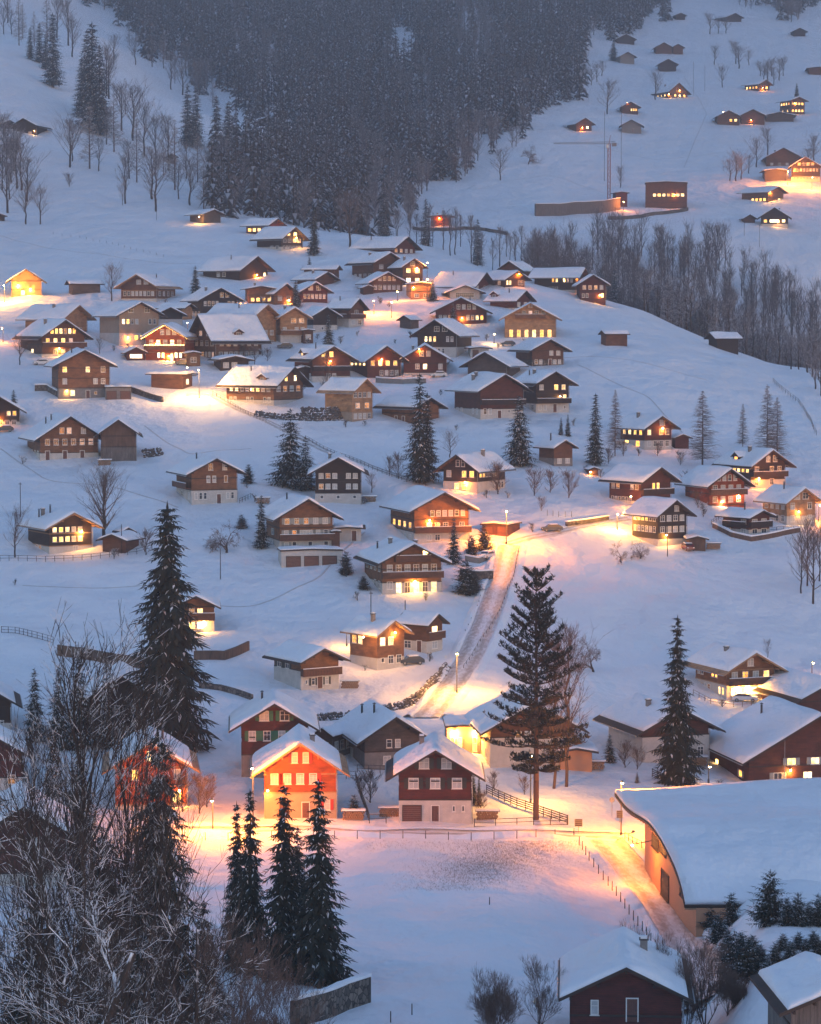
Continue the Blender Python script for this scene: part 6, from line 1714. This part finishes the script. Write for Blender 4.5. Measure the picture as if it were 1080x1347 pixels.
# the long building with the sweeping snow roof
def curved_hall():
    A = hit(846, 1142); A.y = max(300, A.y); B = hit(912, 1236)
    fa = Vector((A.x, A.y, A.z)); nb = Vector((B.x, B.y, B.z))
    root = link('curved_roof_hall', None, None, 'orange walled hall with a huge sweeping snow roof at the right', 'hall')
    root.location = (0, 0, 0)
    n = 40
    def Pz(px, py, y):
        d = ray(px, py); return d.z * y / d.y
    # roof edge seen in the photograph from the tip to the low end
    edge = [(819, 1043), (826, 1053), (835, 1063), (844.5, 1070), (864, 1081), (878.5, 1101), (893, 1127), (902, 1148), (908, 1168), (912.6, 1190)]
    ys = [fa.y + 13, fa.y + 9, fa.y + 5, fa.y, fa.y + (nb.y - fa.y) * .33, fa.y + (nb.y - fa.y) * .53, fa.y + (nb.y - fa.y) * .74, fa.y + (nb.y - fa.y) * .86, fa.y + (nb.y - fa.y) * .94, nb.y]
    E = [];
    for (px, py), y in zip(edge, ys):
        d = ray(px, py); E.append(Vector((d.x * y / d.y, y, d.z * y / d.y)))
    # smooth resample
    path = []
    for i in range(len(E) - 1):
        for j in range(5): path.append(E[i].lerp(E[i + 1], j / 5))
    path.append(E[-1])
    for _ in range(5): path = [path[0]] + [(path[i - 1] + 2 * path[i] + path[i + 1]) / 4 for i in range(1, len(path) - 1)] + [path[-1]]
    def slab(off0, off1, x0, xr, rag, mat, nm, par, jit=0):
        nx = 30; V, Fc = [], []
        for j in range(nx + 1):
            u = j / nx
            for p in path:
                back = max(0, (p.y - fa.y) / 13)
                V.append((p.x + x0 + (xr - x0) * u, p.y + 14 * u * back, p.z + off1 + jit * math.sin(u * 9 + p.y * 0.35) * min(1, u * 12) + 0.5 * math.sin(u * 2.2) * jit * 3))
        m = len(path)
        for j in range(nx):
            for i in range(m - 1):
                a = j * m + i; Fc.append((a, a + 1, a + m + 1, a + m))
        k = len(V)
        for j in range(nx + 1):
            u = j / nx
            for p in path:
                back = max(0, (p.y - fa.y) / 13)
                V.append((p.x + x0 + (xr - x0) * u, p.y + 14 * u * back, p.z + off0))
        for j in range(nx):
            for i in range(m - 1):
                a = k + j * m + i; Fc.append((a + 1, a, a + m, a + m + 1))
        for i in range(m - 1): Fc.append((i + 1, i, k + i, k + i + 1)); Fc.append((nx * m + i, nx * m + i + 1, k + nx * m + i + 1, k + nx * m + i))
        for j in range(nx): Fc.append((j * m, (j + 1) * m, k + (j + 1) * m, k + j * m)); Fc.append(((j + 1) * m + m - 1, j * m + m - 1, k + j * m + m - 1, k + (j + 1) * m + m - 1))
        me = bpy.data.meshes.new(nm); me.from_pydata(V, [], Fc); me.materials.append(MATS[mat]); 
        me.polygons.foreach_set('use_smooth', [True] * len(me.polygons)); me.update()
        return link(nm, me, par)
    XR = 46
    roof = slab(-0.35, 0.0, -1.0, XR, 0, 'trim_dark', 'roof', root)
    slab(0.02, 0.42, -0.9, XR, 0, 'snow_roof', 'snow_cover', roof, 0.12)
    # the wall under the edge
    b = MB()
    wp = [p for p in path if nb.y - 0.01 <= p.y <= fa.y + 0.01]
    def wx(p): return p.x + 0.25
    for i in range(len(wp) - 1):
        p, q = wp[i], wp[i + 1]
        b.poly([(wx(p), p.y, -72), (wx(q), q.y, -72), (wx(q), q.y, q.z - 0.36), (wx(p), p.y, p.z - 0.36)])
    p = wp[0]; b.poly([(wx(p), p.y, -72), (wx(p), p.y, p.z - 0.36), (wx(p) + XR - 3, p.y + 2, p.z - 0.36), (wx(p) + XR - 3, p.y + 2, -72)])
    p = wp[-1]; b.poly([(wx(p), p.y, -72), (wx(p) + XR - 3, p.y, -72), (wx(p) + XR - 3, p.y, p.z - 0.36), (wx(p), p.y, p.z - 0.36)])
    b.build('wall', 'plaster_pink', root)
    # rafters ends
    b = MB()
    for i in range(0, len(path), 1):
        p = path[i]; b.box((p.x - 0.95, p.y - 0.07, p.z - 0.55), (p.x + 0.24, p.y + 0.07, p.z - 0.352))
    b.build('rafter', 'trim_light', root)
    def on(px, py, me, nm, dx=-0.03):
        d = ray(px, py)
        best = None
        for p in wp:
            t = p.y / d.y; e = abs(d.x * t - wx(p))
            if best is None or e < best[0]: best = (e, p, d.z * t)
        o = link(nm, me, root); o.location = (wx(best[1]) + dx, best[1].y, best[2]); o.rotation_euler = (0, 0, -math.pi / 2 + math.atan2((wp[-1] - wp[0]).x, (wp[0] - wp[-1]).y)); return o
    on(862, 1108, window_mesh(4.6, 1.5, 'pane_dim', 'trim_dark'), 'window'); on(873, 1115, window_mesh(4.2, 1.5, 'pane_dim', 'trim_dark'), 'window')
    on(876, 1164, window_mesh(5.0, 3.0, 'pane_dark', 'trim_dark'), 'window')
    on(897, 1170, window_mesh(2.2, 1.5, 'pane_dark', 'trim_dark'), 'window'); on(903, 1176, window_mesh(2.2, 1.5, 'pane_dark', 'trim_dark'), 'window')
    p = wp[0] if wp[0].y > wp[-1].y else wp[-1]
    wall_lamp(root, Vector((wx(p) - 2.2, p.y - 9, p.z - 2.0)), 1100, SODIUM)
    b = MB(); b.tube((wx(p) - 2.0, p.y - 9, p.z - 1.9), (wx(p), p.y - 9, p.z - 1.5), 0.05, 0.05, 6); b.build('lamp_arm', 'metal_dark', root)
    # low plinth wall and terrace rail toward the junction
    fence('terrace railing at the end of the curved roof hall', [(822, 1106), (832, 1112), (844, 1118)], 1.1, 1.2, 2, 'metal_dark')
    return root
curved_hall()

# street lamps: foot of the pole, height of the head in the photograph, power
SL = street_lamp
SL('street lamp with orange glow at the left corner of the orange chalet', 333, 1090, 1007, 7500, SODIUM)
SL('street lamp in front of the curved roof hall', 817, 1100, 1026, 8000, (1.0, 0.28, 0.02))
SL('bright lamp shining behind the tall pine', 698, 1056, 991, 2600, YEL)
SL('street lamp with yellow pool at the bend of the rising road', 601, 912, 858, 5500, YEL)
SL('street lamp at the red garage by the rising road', 666, 716, 672, 9000, (1.0, 0.28, 0.02))
SL('street lamp lighting the snowy path in the village', 262, 524, 487, 8000, (1.0, 0.5, 0.15))
SL('lamp lighting the pink snow slope in the village', 492, 413, 396, 6000, (1.0, 0.28, 0.02))
SL('left lamp on the lit village street', 515, 418, 398, 900, (1.0, 0.28, 0.02))
SL('tall lamp in front of the orange walled house', 562, 394, 368, 1300, SODIUM)
SL('lamp at the top of the upper village', 562, 372, 346, 1000, SODIUM)
SL('lamp beside the brown chalet with snow hip', 523, 396, 384, 700, SODIUM)
SL('floodlight pole in front of the yellow hut', 6, 398, 376, 14000, YEL)
SL('lamp lighting the farm yard at the far right', 1036, 243, 226, 22000, (1.0, 0.28, 0.02))
SL('second lamp of the far right yard', 1068, 250, 234, 15000, (1.0, 0.28, 0.02))
SL('lamp at the crane building site', 820, 277, 266, 1600, SODIUM)
SL('lamp behind the cream coloured chalet', 1038, 655, 640, 3000, (1.0, 0.28, 0.02))
SL('lamp at the right edge beyond the cream chalet', 1077, 686, 664, 1300, (1.0, 0.28, 0.02))
SL('lamp under the thin trees at the right edge', 1068, 890, 878, 220, SODIUM)
SL('lamp lighting the bank left of the tall log chalet', 812, 697, 676, 4000, YEL)
SL('lamp left of the light wood chalet', 456, 850, 832, 500, YEL)
SL('village lamp in the beige roofs', 247, 440, 425, 300, SODIUM)
SL('christmas lit post in the square below the inn', 650, 452, 440, 500, WARM)
SL('bright lamp in the lane left of the glowing orange chalet', 280, 1096, 1050, 3800, (1.0, 0.28, 0.02))
SL('lamp at the left edge of the village', 4, 450, 432, 1000, (1.0, 0.28, 0.02))
SL('garden lamp by the large brown chalet', 932, 1030, 1012, 60, PINK)
SL('low lamp behind the tall left thicket', 45, 1096, 1084, 60, SODIUM)

# tower crane
def crane():
    P = hit(801, 262); k = F / P.y; H_ = (262 - 190) / k; root = link('tower_crane', None, None, 'red tower crane with long jib on the far hill', 'crane'); root.location = P
    b = MB()
    for x in (-.6, .6):
        for y in (-.6, .6): b.tube((x, y, -1), (x, y, H_), .2, .2, 4)
    z = 0; s = 1
    while z < H_ - 1.5:
        b.tube((-.6 * s, -.6, z), (.6 * s, -.6, z + 1.5), .1, .1, 4); b.tube((-.6, -.6 * s, z), (-.6, .6 * s, z + 1.5), .06, .06, 4); z += 1.5; s = -s
    b.build('mast', 'crane_red', root)
    b = MB(); L = 72 / k
    for q in ((-.5, H_), (.5, H_), (0, H_ + 1.0)): b.tube((3, q[0], q[1]), (-L, q[0], q[1] - (0.6 if q[0] == 0 else 0)), .16, .12, 4)
    x = 0
    while x > -L: b.tube((x, -.5, H_), (x - .9, 0, H_ + .9), .04, .04, 3); b.tube((x - .9, 0, H_ + .9), (x - 1.8, -.5, H_), .04, .04, 3); x -= 1.8
    b.build('jib', 'metal_grey', root)
    b = MB(); b.box((1.5, -.6, H_ - 1.2), (3.6, .6, H_ + .4)); b.build('counterweight', 'concrete', root)
    b = MB(); b.tube((0, 0, H_), (.6, 0, H_ + 4), .2, .08, 4); b.tube((.6, 0, H_ + 4), (-L * .6, 0, H_ + 1), .03, .03, 3); b.build('apex', 'crane_red', root)
    b = MB(); b.box((-1.5, -.9, H_ - 2), (-.3, .4, H_ - .4)); b.build('cab', 'frame_white', root)
crane()
h('small reddish site hut at the foot of the crane', 810, 272, 15, 4, 18, 'L', 'red', 0, 8, name='hut', chim=0)

# festive lights along the eaves of the golden chalet
fc = [x for x in HOUSES if x['root'].get('label', '').startswith('festive')][0]
b = MB(); w, ze, zr = fc['w'], fc['ze'], fc['zr']
def bead(x, z, y=-1.36):
    b.box((x - .06, y - .06, z - .06), (x + .06, y + .06, z + .06))
for i in range(30):
    u = -1 + 2 * i / 29; x = u * (w / 2 + .9); bead(x, ze + (w / 2 - abs(x)) * math.tan(math.radians(30)) - 0.12)
for i in range(26): bead(-w / 2 + w * i / 25, fc['fh'] + 1.05, -1.32)
b.build('light_string', 'festive_glow', fc['root'])

# dry grass showing through the thin snow of the lit field
r = random.Random(3); segs = []
o = hit(640, 1130)
for i in range(15000):
    u, v = r.gauss(0, 1), r.gauss(0, 1)
    px = 650 + 48 * u - 22 * v; py = 1132 + 24 * v * 0.9 - 6 * u
    if py < 1106 or py > 1172: continue
    p = hit(px, py); q = p + Vector((r.uniform(-.12, .12), r.uniform(-.12, .12), r.uniform(.04, .16)))
    segs.append((np.array(p - o - Vector((0, 0, .05))), np.array(q - o), 0.014, 0.005))
for i in range(900):
    px = 480 + r.random() * 290; py = 1112 + r.gauss(0, 5)
    if py < 1106: continue
    p = hit(px, py); q = p + Vector((r.uniform(-.1, .1), r.uniform(-.1, .1), r.uniform(.05, .2))); segs.append((np.array(p - o - Vector((0, 0, .05))), np.array(q - o), 0.02, 0.006))
v, q = tubes_arrays(segs, 3)
g_ = link('dry_grass', np_mesh('dry_grass', v, q, None, ['dry_grass']), None, 'brown grass showing through thin snow on the lit field', 'grass', kind='stuff'); g_.location = o

# ---------------------------------------------------------------- the blue dusk haze
def haze():
    b = MB(); b.box((-1600, -20, -150), (2600, 3400, 1150))
    o = b.build('haze', 'haze', None, kind='stuff', label='thin blue dusk haze over the valley', cat='haze')
m = bpy.data.materials.new('haze'); m.use_nodes = True; nt = m.node_tree; nt.nodes.clear()
mo = nt.nodes.new('ShaderNodeOutputMaterial'); pv = nt.nodes.new('ShaderNodeVolumePrincipled')
pv.inputs['Color'].default_value = (0.75, 0.87, 1, 1); pv.inputs['Density'].default_value = 0.00022; pv.inputs['Anisotropy'].default_value = 0.2
nt.links.new(pv.outputs[0], mo.inputs['Volume']); MATS['haze'] = m
haze()
